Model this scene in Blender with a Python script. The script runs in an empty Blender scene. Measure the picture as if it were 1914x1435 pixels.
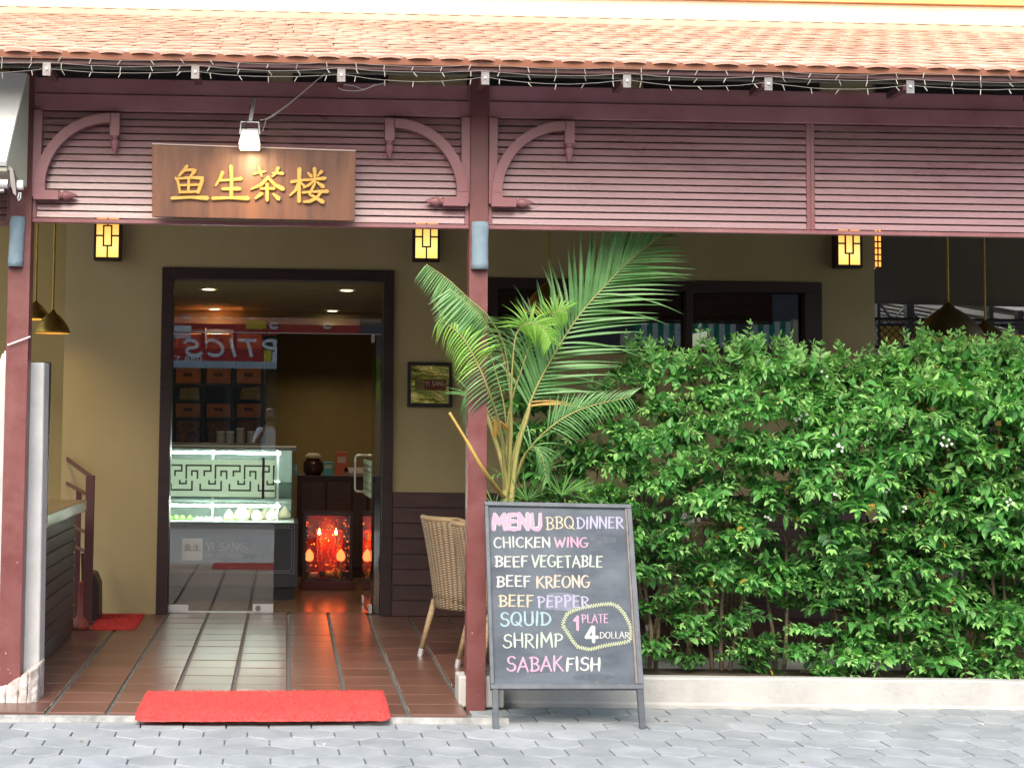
import bpy, math, random
from math import radians, sin, cos, pi, sqrt, atan2
from mathutils import Vector, Matrix, Quaternion
random.seed(7)
S = bpy.context.scene
C = S.collection
# ------------------------------------------------------------------ camera
FPX, YAW, PIT, ROL, PX, PY, CAMZ = 3000., radians(1.734), radians(3.828), radians(.687), 631.7, 587.8, 1.475
IW, IH = 1914., 1435.
def _rot():
    Rz = Matrix(((cos(YAW), -sin(YAW), 0), (sin(YAW), cos(YAW), 0), (0, 0, 1)))
    B = Matrix(((1, 0, 0), (0, 0, -1), (0, 1, 0)))
    Rx = Matrix(((1, 0, 0), (0, cos(PIT), sin(PIT)), (0, -sin(PIT), cos(PIT))))
    Rr = Matrix(((cos(ROL), -sin(ROL), 0), (sin(ROL), cos(ROL), 0), (0, 0, 1)))
    return Rr @ Rx @ B @ Rz
RC = _rot()
cd = bpy.data.cameras.new('camera'); cam = bpy.data.objects.new('camera', cd); C.objects.link(cam)
m = Matrix((RC[0], -RC[1], -RC[2])).transposed().to_4x4(); m.translation = (0, 0, CAMZ)
cam.matrix_world = m
cd.sensor_fit = 'HORIZONTAL'; cd.sensor_width = 36; cd.lens = FPX / IW * 36
cd.shift_x = (IW / 2 - PX) / IW; cd.shift_y = -(IH / 2 - PY) / IW
cd.clip_start = .05; cd.clip_end = 500
S.camera = cam
# ------------------------------------------------------------------ light
w = bpy.data.worlds.new('World'); S.world = w; w.use_nodes = True
nt = w.node_tree; nt.nodes.clear()
sky = nt.nodes.new('ShaderNodeTexSky'); sky.sky_type = 'NISHITA'; sky.sun_disc = False
SUN_EL, SUN_AZ = radians(46), radians(-165)
sky.sun_elevation = SUN_EL; sky.sun_rotation = SUN_AZ; sky.air_density = 1.6; sky.dust_density = 4.0; sky.ozone_density = .8
bg = nt.nodes.new('ShaderNodeBackground'); bg.inputs[1].default_value = .15
wo = nt.nodes.new('ShaderNodeOutputWorld')
nt.links.new(sky.outputs[0], bg.inputs[0]); nt.links.new(bg.outputs[0], wo.inputs[0])
sd = bpy.data.lights.new('sun', 'SUN'); sd.energy = 1.0; sd.angle = radians(40); sd.color = (1, .97, .92)
sun = bpy.data.objects.new('sun', sd); C.objects.link(sun)
# sun direction: azimuth measured as in the sky texture (rotation about Z from +Y, clockwise)
dsun = Vector((sin(SUN_AZ) * cos(SUN_EL), cos(SUN_AZ) * cos(SUN_EL), sin(SUN_EL)))
sun.rotation_euler = dsun.to_track_quat('Z', 'Y').to_euler(); sun.location = dsun * 30
S.view_settings.view_transform = 'Standard'; S.view_settings.look = 'None'
S.view_settings.exposure = 1.42; S.view_settings.gamma = 1; S.view_settings.use_curve_mapping = False
S.cycles.transparent_max_bounces = 24; S.cycles.max_bounces = 8; S.cycles.diffuse_bounces = 4

# ------------------------------------------------------------------ helpers
def ray(px, py): return RC.transposed() @ Vector(((px - PX) / FPX, (py - PY) / FPX, 1))
def W(px, py, Y):
    d = ray(px, py); return Vector((d.x / d.y * Y, Y, CAMZ + d.z / d.y * Y))
def G(px, py, z=0.):
    d = ray(px, py); t = (z - CAMZ) / d.z; return Vector((d.x * t, d.y * t, z))
def onplane(px, py, p0, n):
    d = ray(px, py); c = Vector((0, 0, CAMZ)); t = (p0 - c).dot(n) / d.dot(n); return c + d * t

class MB:
    def __init__(s): s.v = []; s.f = []; s.mi = []; s.cur = 0
    def add(s, vs, fs):
        b = len(s.v); s.v += [tuple(v) for v in vs]; s.f += [tuple(b + i for i in f) for f in fs]; s.mi += [s.cur] * len(fs); return s
    def box(s, x0, x1, y0, y1, z0, z1):
        return s.hexa([(x0, y0, z0), (x1, y0, z0), (x1, y1, z0), (x0, y1, z0), (x0, y0, z1), (x1, y0, z1), (x1, y1, z1), (x0, y1, z1)])
    def hexa(s, p): return s.add(p, [(0, 3, 2, 1), (4, 5, 6, 7), (0, 1, 5, 4), (1, 2, 6, 5), (2, 3, 7, 6), (3, 0, 4, 7)])
    def slab(s, q, n):   # q: four corners, extruded by vector n
        n = Vector(n); q = [Vector(p) for p in q]; return s.hexa(q + [p + n for p in q])
    def poly(s, pts, n):  # prism from polygon
        n = Vector(n); k = len(pts); pts = [Vector(p) for p in pts]
        return s.add(pts + [p + n for p in pts], [tuple(range(k))[::-1], tuple(range(k, 2 * k))] + [(i, (i + 1) % k, k + (i + 1) % k, k + i) for i in range(k)])
    def tube(s, path, r, n=8, cap=True):
        path = [Vector(p) for p in path]; rs = r if isinstance(r, (list, tuple)) else [r] * len(path)
        vs = []; up = None
        for i, p in enumerate(path):
            t = (path[min(i + 1, len(path) - 1)] - path[max(i - 1, 0)])
            if t.length < 1e-9: t = Vector((0, 0, 1))
            t.normalize()
            if up is None: up = Vector((0, 0, 1)) if abs(t.z) < .9 else Vector((1, 0, 0))
            a = t.cross(up).normalized(); b = a.cross(t).normalized(); up = b
            vs += [p + (a * cos(2 * pi * k / n) + b * sin(2 * pi * k / n)) * rs[i] for k in range(n)]
        fs = []
        for i in range(len(path) - 1):
            for k in range(n):
                q = (k + 1) % n; fs.append((i * n + k, i * n + q, (i + 1) * n + q, (i + 1) * n + k))
        if cap: fs += [tuple(range(n))[::-1], tuple(range((len(path) - 1) * n, len(path) * n))]
        return s.add(vs, fs)
    def lathe(s, prof, n=16, M=None):   # prof (r,z) list
        vs = []; M = M or Matrix()
        for r, z in prof: vs += [M @ Vector((r * cos(2 * pi * k / n), r * sin(2 * pi * k / n), z)) for k in range(n)]
        fs = [(i * n + k, i * n + (k + 1) % n, (i + 1) * n + (k + 1) % n, (i + 1) * n + k) for i in range(len(prof) - 1) for k in range(n)]
        return s.add(vs, fs)
    def ribbon(s, pts, nrm, h, dome=True, inset=.65):
        """stroke solid: pts = [(Vector, radius)], raised along nrm by h"""
        nrm = Vector(nrm).normalized(); P = []
        # resample with round caps
        (a, ra), (b, rb) = pts[0], pts[1]; t0 = (b - a).normalized()
        (c, rc), (d, rd) = pts[-2], pts[-1]; t1 = (d - c).normalized()
        for k in range(4):
            q = pi / 2 * (k + .3) / 4; P.append((a - t0 * ra * cos(q), ra * sin(q)))
        P += pts
        for k in range(4):
            q = pi / 2 * (1 - (k + .7) / 4); P.append((d + t1 * rd * cos(q), rd * sin(q)))
        prof = [(-1, 0), (-1, .6), (-inset, 1), (inset, 1), (1, .6), (1, 0)] if dome else [(-1, 0), (-1, 1), (1, 1), (1, 0)]
        vs = []; n = len(prof)
        for i, (p, r) in enumerate(P):
            t = P[min(i + 1, len(P) - 1)][0] - P[max(i - 1, 0)][0]; t.normalize(); sd_ = t.cross(nrm).normalized()
            vs += [p + sd_ * r * u + nrm * h * (v if dome is False else v) for u, v in prof]
        fs = [(i * n + k, (i + 1) * n + k, (i + 1) * n + k + 1, i * n + k + 1) for i in range(len(P) - 1) for k in range(n - 1)]
        fs += [tuple(range(n)), tuple(range((len(P) - 1) * n, len(P) * n))[::-1]]
        return s.add(vs, fs)
    def build(s, name, mat, parent=None, smooth=False, loc=None):
        me = bpy.data.meshes.new(name); me.from_pydata(s.v, [], s.f)
        for mm in (mat if isinstance(mat, (list, tuple)) else [mat]): me.materials.append(mm)
        if isinstance(mat, (list, tuple)): me.polygons.foreach_set('material_index', s.mi)
        if smooth: me.polygons.foreach_set('use_smooth', [True] * len(me.polygons))
        me.update()
        o = bpy.data.objects.new(name, me); C.objects.link(o)
        if parent is not None:
            o.parent = parent; o.matrix_parent_inverse = Matrix()
            if loc is None: o.location = -world_loc(parent)
        if loc is not None: o.location = Vector(loc) - (world_loc(parent) if parent is not None else Vector((0, 0, 0)))
        return o
def world_loc(o):
    p = Vector(o.location)
    while o.parent is not None: o = o.parent; p += Vector(o.location)
    return p
def tag(o, label=None, cat=None, group=None, kind=None):
    if label: o['label'] = label
    if cat: o['category'] = cat
    if group: o['group'] = group
    if kind: o['kind'] = kind
    return o
def thing(name, label, cat, loc=(0, 0, 0), group=None):
    o = bpy.data.objects.new(name, None); C.objects.link(o); o.location = loc; o.empty_display_size = .1
    return tag(o, label, cat, group)
def struct(o): o['kind'] = 'structure'; return o
def stuff(o): o['kind'] = 'stuff'; return o
def inst(src, name, parent, M):
    o = src.copy(); o.name = name; C.objects.link(o); o.parent = parent; o.matrix_parent_inverse = Matrix()
    o.matrix_basis = Matrix.Translation(-world_loc(parent)) @ M if parent is not None else M
    return o
def protos(mb_list, name, mat, smooth=False):
    out = []
    for mb in mb_list:
        me = bpy.data.meshes.new(name); me.from_pydata(mb.v, [], mb.f)
        mats = mat if isinstance(mat, (list, tuple)) else [mat]
        for mm in mats: me.materials.append(mm)
        if len(mats) > 1: me.polygons.foreach_set('material_index', mb.mi)
        if smooth: me.polygons.foreach_set('use_smooth', [True] * len(me.polygons))
        me.update(); out.append(me)
    return out
def place(me, name, parent, M):
    o = bpy.data.objects.new(name, me); C.objects.link(o)
    if parent is not None: o.parent = parent; o.matrix_basis = Matrix.Translation(-world_loc(parent)) @ M
    else: o.matrix_basis = M
    return o
def bevel(o, wd=.004, seg=2):
    b = o.modifiers.new('bevel', 'BEVEL'); b.width = wd; b.segments = seg; b.limit_method = 'ANGLE'; return o

# ------------------------------------------------------------------ materials
def mat(name, col, col2=None, scale=6., rough=.6, bump=0., bscale=40., metal=0., spec=.5, rand=0., stretch=(1, 1, 1), detail=6, lo=.35, hi=.65, rvar=0., coat=0., chips=None):
    M = bpy.data.materials.new(name); M.use_nodes = True; N = M.node_tree.nodes; L = M.node_tree.links
    b = N['Principled BSDF']; b.inputs['Roughness'].default_value = rough; b.inputs['Metallic'].default_value = metal
    b.inputs['Specular IOR Level'].default_value = spec; b.inputs['Coat Weight'].default_value = coat
    b.inputs['Base Color'].default_value = (*col, 1)
    geo = N.new('ShaderNodeNewGeometry'); mp = N.new('ShaderNodeMapping'); mp.inputs['Scale'].default_value = stretch
    L.new(geo.outputs['Position'], mp.inputs['Vector'])
    cout = None
    if col2:
        nz = N.new('ShaderNodeTexNoise'); nz.inputs['Scale'].default_value = scale; nz.inputs['Detail'].default_value = detail; nz.inputs['Roughness'].default_value = .65
        L.new(mp.outputs[0], nz.inputs['Vector'])
        mr = N.new('ShaderNodeMapRange'); mr.inputs[1].default_value = lo; mr.inputs[2].default_value = hi
        L.new(nz.outputs['Fac'], mr.inputs[0])
        mx = N.new('ShaderNodeMix'); mx.data_type = 'RGBA'; mx.inputs[6].default_value = (*col, 1); mx.inputs[7].default_value = (*col2, 1)
        L.new(mr.outputs[0], mx.inputs[0]); cout = mx.outputs[2]
        if rvar:
            r2 = N.new('ShaderNodeMapRange'); r2.inputs[3].default_value = rough - rvar; r2.inputs[4].default_value = rough + rvar
            L.new(mr.outputs[0], r2.inputs[0]); L.new(r2.outputs[0], b.inputs['Roughness'])
    if rand:
        oi = N.new('ShaderNodeObjectInfo'); r = N.new('ShaderNodeMapRange'); r.inputs[3].default_value = 1 - rand; r.inputs[4].default_value = 1 + rand
        L.new(oi.outputs['Random'], r.inputs[0])
        hs = N.new('ShaderNodeHueSaturation'); hs.inputs['Color'].default_value = (*col, 1)
        if cout: L.new(cout, hs.inputs['Color'])
        L.new(r.outputs[0], hs.inputs['Value']); cout = hs.outputs[0]
    if chips:   # (colour, scale, threshold) flaked paint
        nz = N.new('ShaderNodeTexNoise'); nz.inputs['Scale'].default_value = chips[1]; nz.inputs['Detail'].default_value = 8; nz.inputs['Roughness'].default_value = .75
        L.new(geo.outputs['Position'], nz.inputs['Vector'])
        cr = N.new('ShaderNodeMapRange'); cr.inputs[1].default_value = chips[2]; cr.inputs[2].default_value = chips[2] + .015
        L.new(nz.outputs['Fac'], cr.inputs[0])
        fac = cr.outputs[0]
        if len(chips) > 3:  # only near given height range
            sx = N.new('ShaderNodeSeparateXYZ'); L.new(geo.outputs['Position'], sx.inputs[0])
            zr = N.new('ShaderNodeMapRange'); zr.inputs[1].default_value = chips[4]; zr.inputs[2].default_value = chips[3]
            L.new(sx.outputs['Z'], zr.inputs[0]); mu = N.new('ShaderNodeMath'); mu.operation = 'MULTIPLY'
            L.new(zr.outputs[0], mu.inputs[0]); L.new(fac, mu.inputs[1]); fac = mu.outputs[0]
        mx = N.new('ShaderNodeMix'); mx.data_type = 'RGBA'; mx.inputs[6].default_value = (*col, 1); mx.inputs[7].default_value = (*chips[0], 1)
        if cout: L.new(cout, mx.inputs[6])
        L.new(fac, mx.inputs[0]); cout = mx.outputs[2]
    if cout: L.new(cout, b.inputs['Base Color'])
    if bump:
        nb = N.new('ShaderNodeTexNoise'); nb.inputs['Scale'].default_value = bscale; nb.inputs['Detail'].default_value = 6
        L.new(mp.outputs[0], nb.inputs['Vector'])
        bp = N.new('ShaderNodeBump'); bp.inputs['Strength'].default_value = 1; bp.inputs['Distance'].default_value = bump
        L.new(nb.outputs['Fac'], bp.inputs['Height']); L.new(bp.outputs[0], b.inputs['Normal'])
    return M
def emis(name, col, st, col2=None):
    M = bpy.data.materials.new(name); M.use_nodes = True; N = M.node_tree.nodes; b = N['Principled BSDF']
    b.inputs['Base Color'].default_value = (*[c * .5 for c in col], 1); b.inputs['Emission Color'].default_value = (*col, 1); b.inputs['Emission Strength'].default_value = st
    return M
def glass(name, tint=(1, 1, 1), ior=1.6, mix=1.):
    M = bpy.data.materials.new(name); M.use_nodes = True; N = M.node_tree.nodes; L = M.node_tree.links; N.clear()
    t = N.new('ShaderNodeBsdfTransparent'); t.inputs[0].default_value = (*tint, 1); g = N.new('ShaderNodeBsdfGlossy'); g.inputs['Roughness'].default_value = 0.; g.inputs[0].default_value = (1, 1, 1, 1)
    f = N.new('ShaderNodeFresnel'); f.inputs[0].default_value = ior; x = N.new('ShaderNodeMixShader'); o = N.new('ShaderNodeOutputMaterial')
    L.new(f.outputs[0], x.inputs[0]); L.new(t.outputs[0], x.inputs[1]); L.new(g.outputs[0], x.inputs[2]); L.new(x.outputs[0], o.inputs[0])
    return M
def leafmat(name, col, col2, trans=.35, rough=.4, rand=.25, tint=(.9, 1.3, .4)):
    M = bpy.data.materials.new(name); M.use_nodes = True; N = M.node_tree.nodes; L = M.node_tree.links
    b = N['Principled BSDF']; b.inputs['Roughness'].default_value = rough; b.inputs['Specular IOR Level'].default_value = .45
    oi = N.new('ShaderNodeObjectInfo'); mx = N.new('ShaderNodeMix'); mx.data_type = 'RGBA'; mx.inputs[6].default_value = (*col, 1); mx.inputs[7].default_value = (*col2, 1)
    L.new(oi.outputs['Random'], mx.inputs[0])
    g = N.new('ShaderNodeNewGeometry'); nz = N.new('ShaderNodeTexNoise'); nz.inputs['Scale'].default_value = 9; L.new(g.outputs['Position'], nz.inputs['Vector'])
    r = N.new('ShaderNodeMapRange'); r.inputs[1].default_value = .3; r.inputs[2].default_value = .7; r.inputs[3].default_value = 1 - rand; r.inputs[4].default_value = 1 + rand
    L.new(nz.outputs['Fac'], r.inputs[0]); hs = N.new('ShaderNodeHueSaturation'); L.new(mx.outputs[2], hs.inputs['Color']); L.new(r.outputs[0], hs.inputs['Value'])
    L.new(hs.outputs[0], b.inputs['Base Color'])
    tr = N.new('ShaderNodeBsdfTranslucent'); mu = N.new('ShaderNodeMix'); mu.data_type = 'RGBA'; mu.blend_type = 'MULTIPLY'; mu.inputs[0].default_value = 1; mu.inputs[7].default_value = (*[min(1, c) for c in tint], 1)
    L.new(hs.outputs[0], mu.inputs[6]); L.new(mu.outputs[2], tr.inputs[0])
    ms = N.new('ShaderNodeMixShader'); ms.inputs[0].default_value = trans; o = N['Material Output']
    L.new(b.outputs[0], ms.inputs[1]); L.new(tr.outputs[0], ms.inputs[2]); L.new(ms.outputs[0], o.inputs[0])
    return M

MAROON = mat('maroon_paint', (.215, .080, .086), (.28, .125, .135), scale=3, rough=.42, bump=.0006, bscale=60, rvar=.06, chips=((.62, .58, .55), 22., .70))
MAROONB = mat('maroon_shade_lifted', (.30, .118, .128), (.40, .185, .20), scale=2.5, rough=.42, bump=.0006, bscale=60, rvar=.06, chips=((.62, .58, .55), 22., .70))  # frame maroon made paler to offset the eave shade on the beams
MAROOND = mat('maroon_paint_dark', (.060, .020, .022), (.085, .03, .032), scale=3, rough=.55)
MAROONC = mat('maroon_paint_worn', (.130, .036, .035), (.175, .060, .058), scale=5, rough=.45, bump=.0008, bscale=60, rvar=.08, chips=((.62, .56, .53), 26., .655, 0., 1.9))
SLATM = mat('slat_paint', (.24, .118, .128), (.30, .16, .172), scale=2.5, rough=.34, spec=.7, bump=.0004, bscale=80, rvar=.1, rand=.07, stretch=(1, 1, 6))
DARKW = mat('dark_wood', (.022, .008, .010), (.034, .014, .015), scale=4, rough=.45, stretch=(1, 1, 8))
WAINS = mat('wainscot_wood', (.050, .024, .024), (.075, .036, .034), scale=5, rough=.5, stretch=(1, 1, 6), rand=.2)
WALL = mat('olive_plaster', (.37, .30, .155), (.43, .355, .195), scale=1.3, rough=.85, bump=.0015, bscale=120, stretch=(1, 1, .45), detail=8, lo=.3, hi=.7, chips=((.29, .235, .125), 3.1, .70))
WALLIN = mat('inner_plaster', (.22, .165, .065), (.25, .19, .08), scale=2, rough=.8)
CEIL = mat('porch_ceiling', (.10, .09, .075), (.13, .115, .095), scale=2, rough=.8)
TERRA = mat('terracotta_tile', (.125, .058, .043), (.150, .074, .056), scale=1.6, rough=.30, rand=.16, spec=.5, detail=2)
GROUT = mat('grout', (.075, .08, .078), (.13, .135, .13), scale=12, rough=.8, bump=.002, bscale=80)
PAVER = mat('grey_paver', (.225, .25, .272), (.30, .322, .342), scale=5, rough=.75, bump=.0015, bscale=90, rand=.10, rvar=.08)
PJOINT = mat('sandy_joint', (.16, .165, .165), (.34, .34, .33), scale=9, rough=.9, bump=.003, bscale=90)
CONC = mat('concrete_render', (.34, .34, .33), (.43, .425, .41), scale=3.5, rough=.8, bump=.003, bscale=45, chips=((.30, .28, .25), 5., .66))
CONCG = mat('grey_concrete', (.40, .41, .41), (.50, .51, .52), scale=4, rough=.75, bump=.002, bscale=50)
CONCB = mat('broken_plaster', (.60, .58, .55), (.30, .25, .23), scale=9, rough=.9, bump=.012, bscale=22)
RTILE = mat('roof_tile_clay', (.52, .29, .215), (.62, .40, .315), scale=1.7, rough=.9, rand=.06, bump=.001, bscale=60, lo=.3, hi=.7)
CREAM = mat('cream_render', (.56, .52, .40), (.62, .58, .47), scale=3, rough=.8)
ORANGE = mat('orange_trim', (.75, .36, .13), (.8, .42, .18), scale=3, rough=.7)
STEEL = mat('galvanised_steel', (.27, .26, .26), (.20, .17, .17), scale=14, rough=.4, metal=.6)
CHROME = mat('brushed_steel', (.72, .73, .75), None, rough=.42, metal=.75)
WHITEP = mat('white_plastic', (.80, .80, .78), (.72, .72, .70), scale=8, rough=.45)
CABLE = mat('cable_white', (.72, .68, .60), None, rough=.6)
BLACKP = mat('black_plastic', (.02, .02, .02), None, rough=.4)
SIGNW = mat('sign_wood', (.21, .092, .048), (.090, .036, .022), scale=3.2, rough=.42, stretch=(2.4, 1, .35), bump=.0006, bscale=30, detail=8, lo=.36, hi=.64, rvar=.08)
GOLD = mat('gold_paint', (.56, .34, .085), (.50, .28, .06), scale=20, rough=.42, bump=.0006, bscale=60)
BRASS = mat('hammered_brass', (.50, .33, .07), (.28, .17, .035), scale=14, rough=.38, metal=.9, bump=.002, bscale=60)
FOAM = mat('blue_foam', (.15, .22, .28), (.22, .29, .34), scale=9, rough=.85, bump=.002, bscale=70)
RUG = mat('red_coir', (.66, .055, .055), (.78, .10, .09), scale=50, rough=.95, bump=.006, bscale=260)
BOARD = mat('chalk_slate', (.042, .054, .072), (.088, .106, .130), scale=3.2, rough=.75, stretch=(1, 1, 2.2), detail=8, chips=((.16, .12, .095), 3.6, .66))
BFRAME = mat('slate_frame', (.055, .066, .082), (.095, .108, .125), scale=9, rough=.6, chips=((.35, .27, .22), 26., .66))
def chalk(n, c): return mat('chalk_' + n, c, tuple(x * .86 for x in c), scale=160, rough=.95, lo=.42, hi=.62, chips=((.12, .13, .15), 210., .60))
CH = {'white': chalk('white', (.40, .41, .39)), 'pink': chalk('pink', (.43, .26, .35)), 'cream': chalk('cream', (.40, .36, .26)), 'lilac': chalk('lilac', (.32, .31, .42)), 'blue': chalk('blue', (.26, .37, .40)), 'mint': chalk('mint', (.36, .41, .36)), 'peach': chalk('peach', (.41, .355, .30)), 'lime': chalk('lime', (.34, .375, .235))}
SMUDGE = mat('chalk_smudge', (.17, .18, .24), (.10, .11, .135), scale=14, rough=.95)
WICK = None
GLASS = glass('door_glass', (.93, .96, .95), 1.84)
WGLASS = glass('window_glass', (.62, .66, .66), 1.8)
CGLASS = glass('case_glass', (.95, .98, .96), 1.3)
LEAF_A = leafmat('leaf_mature', (.082, .290, .062), (.140, .39, .105))
LEAF_B = leafmat('leaf_young_and_lit', (.21, .48, .11), (.32, .59, .20))  # pale tip leaves, also used to paint skylight on the hedge top
STRW = mat('string_wire', (.22, .20, .175), None, rough=.7)
LEAF_C = leafmat('leaf_dark', (.032, .135, .038), (.055, .18, .055))  # darkest leaf tone, most frequent in the back layers
PALM_A = leafmat('palm_leaflet', (.125, .30, .10), (.19, .38, .15), trans=.3, rough=.35, rand=.15)
PALM_Y = leafmat('palm_young_leaflet', (.22, .46, .07), (.30, .54, .12), trans=.4, rough=.4, rand=.12)
PALM_O = leafmat('palm_dry_leaflet', (.45, .24, .05), (.5, .33, .08), trans=.3)
STEMY = mat('palm_stem', (.42, .36, .13), (.26, .28, .08), scale=14, rough=.5, stretch=(1, 1, .4))
BARK = mat('shrub_bark', (.20, .15, .095), (.12, .09, .06), scale=30, rough=.9, bump=.003, bscale=90)
SOIL = mat('planter_soil', (.06, .045, .03), (.09, .07, .045), scale=20, rough=.95, bump=.01, bscale=60)
LEAF_Y = leafmat('leaf_yellowed', (.42, .36, .05), (.50, .30, .06), trans=.3)
FLOWER = mat('white_petal', (.82, .80, .78), None, rough=.6)

def wicker():
    M = bpy.data.materials.new('wicker'); M.use_nodes = True; N = M.node_tree.nodes; L = M.node_tree.links; b = N['Principled BSDF']
    b.inputs['Roughness'].default_value = .5
    tc = N.new('ShaderNodeTexCoord'); sx = N.new('ShaderNodeSeparateXYZ'); L.new(tc.outputs['Object'], sx.inputs[0])
    at = N.new('ShaderNodeMath'); at.operation = 'ARCTAN2'; L.new(sx.outputs['X'], at.inputs[0]); L.new(sx.outputs['Y'], at.inputs[1])
    def wave(src, k, ph=None):
        mu = N.new('ShaderNodeMath'); mu.operation = 'MULTIPLY_ADD'; mu.inputs[1].default_value = k; L.new(src, mu.inputs[0])
        if ph is not None: L.new(ph, mu.inputs[2])
        else: mu.inputs[2].default_value = 0
        s_ = N.new('ShaderNodeMath'); s_.operation = 'SINE'; L.new(mu.outputs[0], s_.inputs[0]); return s_.outputs[0]
    # rows along Z: phase flips every half turn of the angular stake
    ang = wave(at.outputs[0], 26.)
    sg = N.new('ShaderNodeMath'); sg.operation = 'SIGN'; L.new(ang, sg.inputs[0])
    ph = N.new('ShaderNodeMath'); ph.operation = 'MULTIPLY'; ph.inputs[1].default_value = 1.57; L.new(sg.outputs[0], ph.inputs[0])
    rows = wave(sx.outputs['Z'], 420., ph.outputs[0])
    ab = N.new('ShaderNodeMath'); ab.operation = 'ABSOLUTE'; L.new(ang, ab.inputs[0])
    mm = N.new('ShaderNodeMath'); mm.operation = 'MULTIPLY_ADD'; L.new(rows, mm.inputs[0]); mm.inputs[1].default_value = .5; L.new(ab.outputs[0], mm.inputs[2])
    cr = N.new('ShaderNodeValToRGB'); e = cr.color_ramp.elements; e[0].position = .0; e[0].color = (.045, .030, .018, 1); e[1].position = .75; e[1].color = (.36, .27, .165, 1)
    L.new(mm.outputs[0], cr.inputs[0]); L.new(cr.outputs[0], b.inputs['Base Color'])
    bp = N.new('ShaderNodeBump'); bp.inputs['Distance'].default_value = .004; L.new(mm.outputs[0], bp.inputs['Height']); L.new(bp.outputs[0], b.inputs['Normal'])
    return M
WICK = wicker()
CANE = mat('cane_wrap', (.42, .31, .18), (.25, .17, .09), scale=8, rough=.5, stretch=(1, 1, 22), bump=.002, bscale=30)

# ------------------------------------------------------------------ main dimensions
YC = 8.60      # front face of the columns and beams
YD = 12.40     # door wall
ZP = -.04      # paving level
YE = 8.235      # front edge of the porch floor
WX1 = W(1635, 600, YD).x; WX0 = W(121, 600, YD).x

# ================================================================== GROUND
g = struct(MB().box(-60, 60, -60, YE, -.6, ZP - .045).build('ground', mat('road_base', (.13, .13, .13), (.18, .18, .175), scale=2, rough=.9)))
g2 = struct(MB().box(-60, 60, YE, 60, -.6, -.06).build('ground', bpy.data.materials['road_base']))
st = struct(MB().box(-30, 30, -9.5, 2.0, ZP - .0449, ZP - .03).build('street', mat('asphalt', (.055, .055, .056), (.085, .085, .085), scale=30, rough=.9, bump=.004, bscale=120)))
pav = struct(MB().box(-12, 14, 2.0, YE - .002, ZP - .04, ZP - .014).build('pavement', PJOINT))
# hexagonal pavers
HW, HP = .212, .207; ang = radians(1.2)
def hexmb(hw, sag, th=.03, g_=.0035):
    a = hw / 2 - g_; b1 = HP * .32; b2 = HP * .68 - g_ * 1.2; c = .003
    pts = [(-a, -b1), (0, -b2), (a, -b1), (a, b1), (0, b2), (-a, b1)]
    mb = MB(); top = [(x * (1 - c / a), y * (1 - c / a), random.uniform(-sag, sag)) for x, y in pts]; mid = [(x, y, -.003) for x, y in pts]; bot = [(x, y, -th) for x, y in pts]
    mb.add(top + mid + bot, [tuple(range(6))] + [(i + 6 * k, i + 6 * k + 6, (i + 1) % 6 + 6 * k + 6, (i + 1) % 6 + 6 * k) for k in (0, 1) for i in range(6)])
    mb.f = [f if len(f) == 6 else f for f in mb.f]; return mb
hexes = protos([hexmb(HW, .0012) for _ in range(6)], 'paver', PAVER)
rest = MB(); nh = 0
for r in range(-4, 24):
    yy = YE - .10 - r * HP
    for c in range(-40, 48):
        xx = c * HW + (.5 * HW if r % 2 else 0) + .03
        x, y = xx * cos(ang) - (yy - YE) * sin(ang), YE + xx * sin(ang) + (yy - YE) * cos(ang)
        if y > YE - .06 - .0 * x and -1.8 < x < 1.0: continue
        if y > 8.76 or x < -9 or x > 9.5: continue
        if y > YE - .02 and x < 1.0: continue
        if r <= 6 and -1.75 < x < 4.3 and nh < 300:
            M = Matrix.Translation((x, y, ZP + random.uniform(-.0015, .002))) @ Matrix.Rotation(ang + random.uniform(-.008, .008), 4, 'Z') @ Matrix.Rotation(random.uniform(-.006, .006), 4, 'X') @ Matrix.Rotation(random.uniform(-.006, .006), 4, 'Y')
            place(random.choice(hexes), 'paver', pav, M); nh += 1
        else:
            h = hexmb(HW, .0012); rest.add([(vx + x, vy + y, vz + ZP) for vx, vy, vz in h.v], h.f)
stuff(rest.build('paver_field', PAVER, pav))
# strip of cement in front of the kerb and the porch edge
struct(MB().box(-12, 14, YE, 8.95, ZP - .05, ZP - .0142).build('pavement', PJOINT)) if False else MB().box(1.0, 14, YE - .001, 9.0, ZP - .04, ZP - .0145).build('joint_bed', PJOINT, pav)
ce = MB(); 
pts = [(-1.62 + i * .12, YE - .045 + random.uniform(-.018, .018)) for i in range(24)]
for i in range(23):
    (xa, ya), (xb, yb) = pts[i], pts[i + 1]
    if xb > 1.14: break
    ce.hexa([(xa, ya, ZP - .03), (xb, yb, ZP - .03), (xb, YE, ZP - .03), (xa, YE, ZP - .03), (xa, ya, ZP + .002), (xb, yb, ZP + .002), (xb, YE, -.012), (xa, YE, -.012)])
ce.build('cement_fillet', PJOINT, pav)

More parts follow.
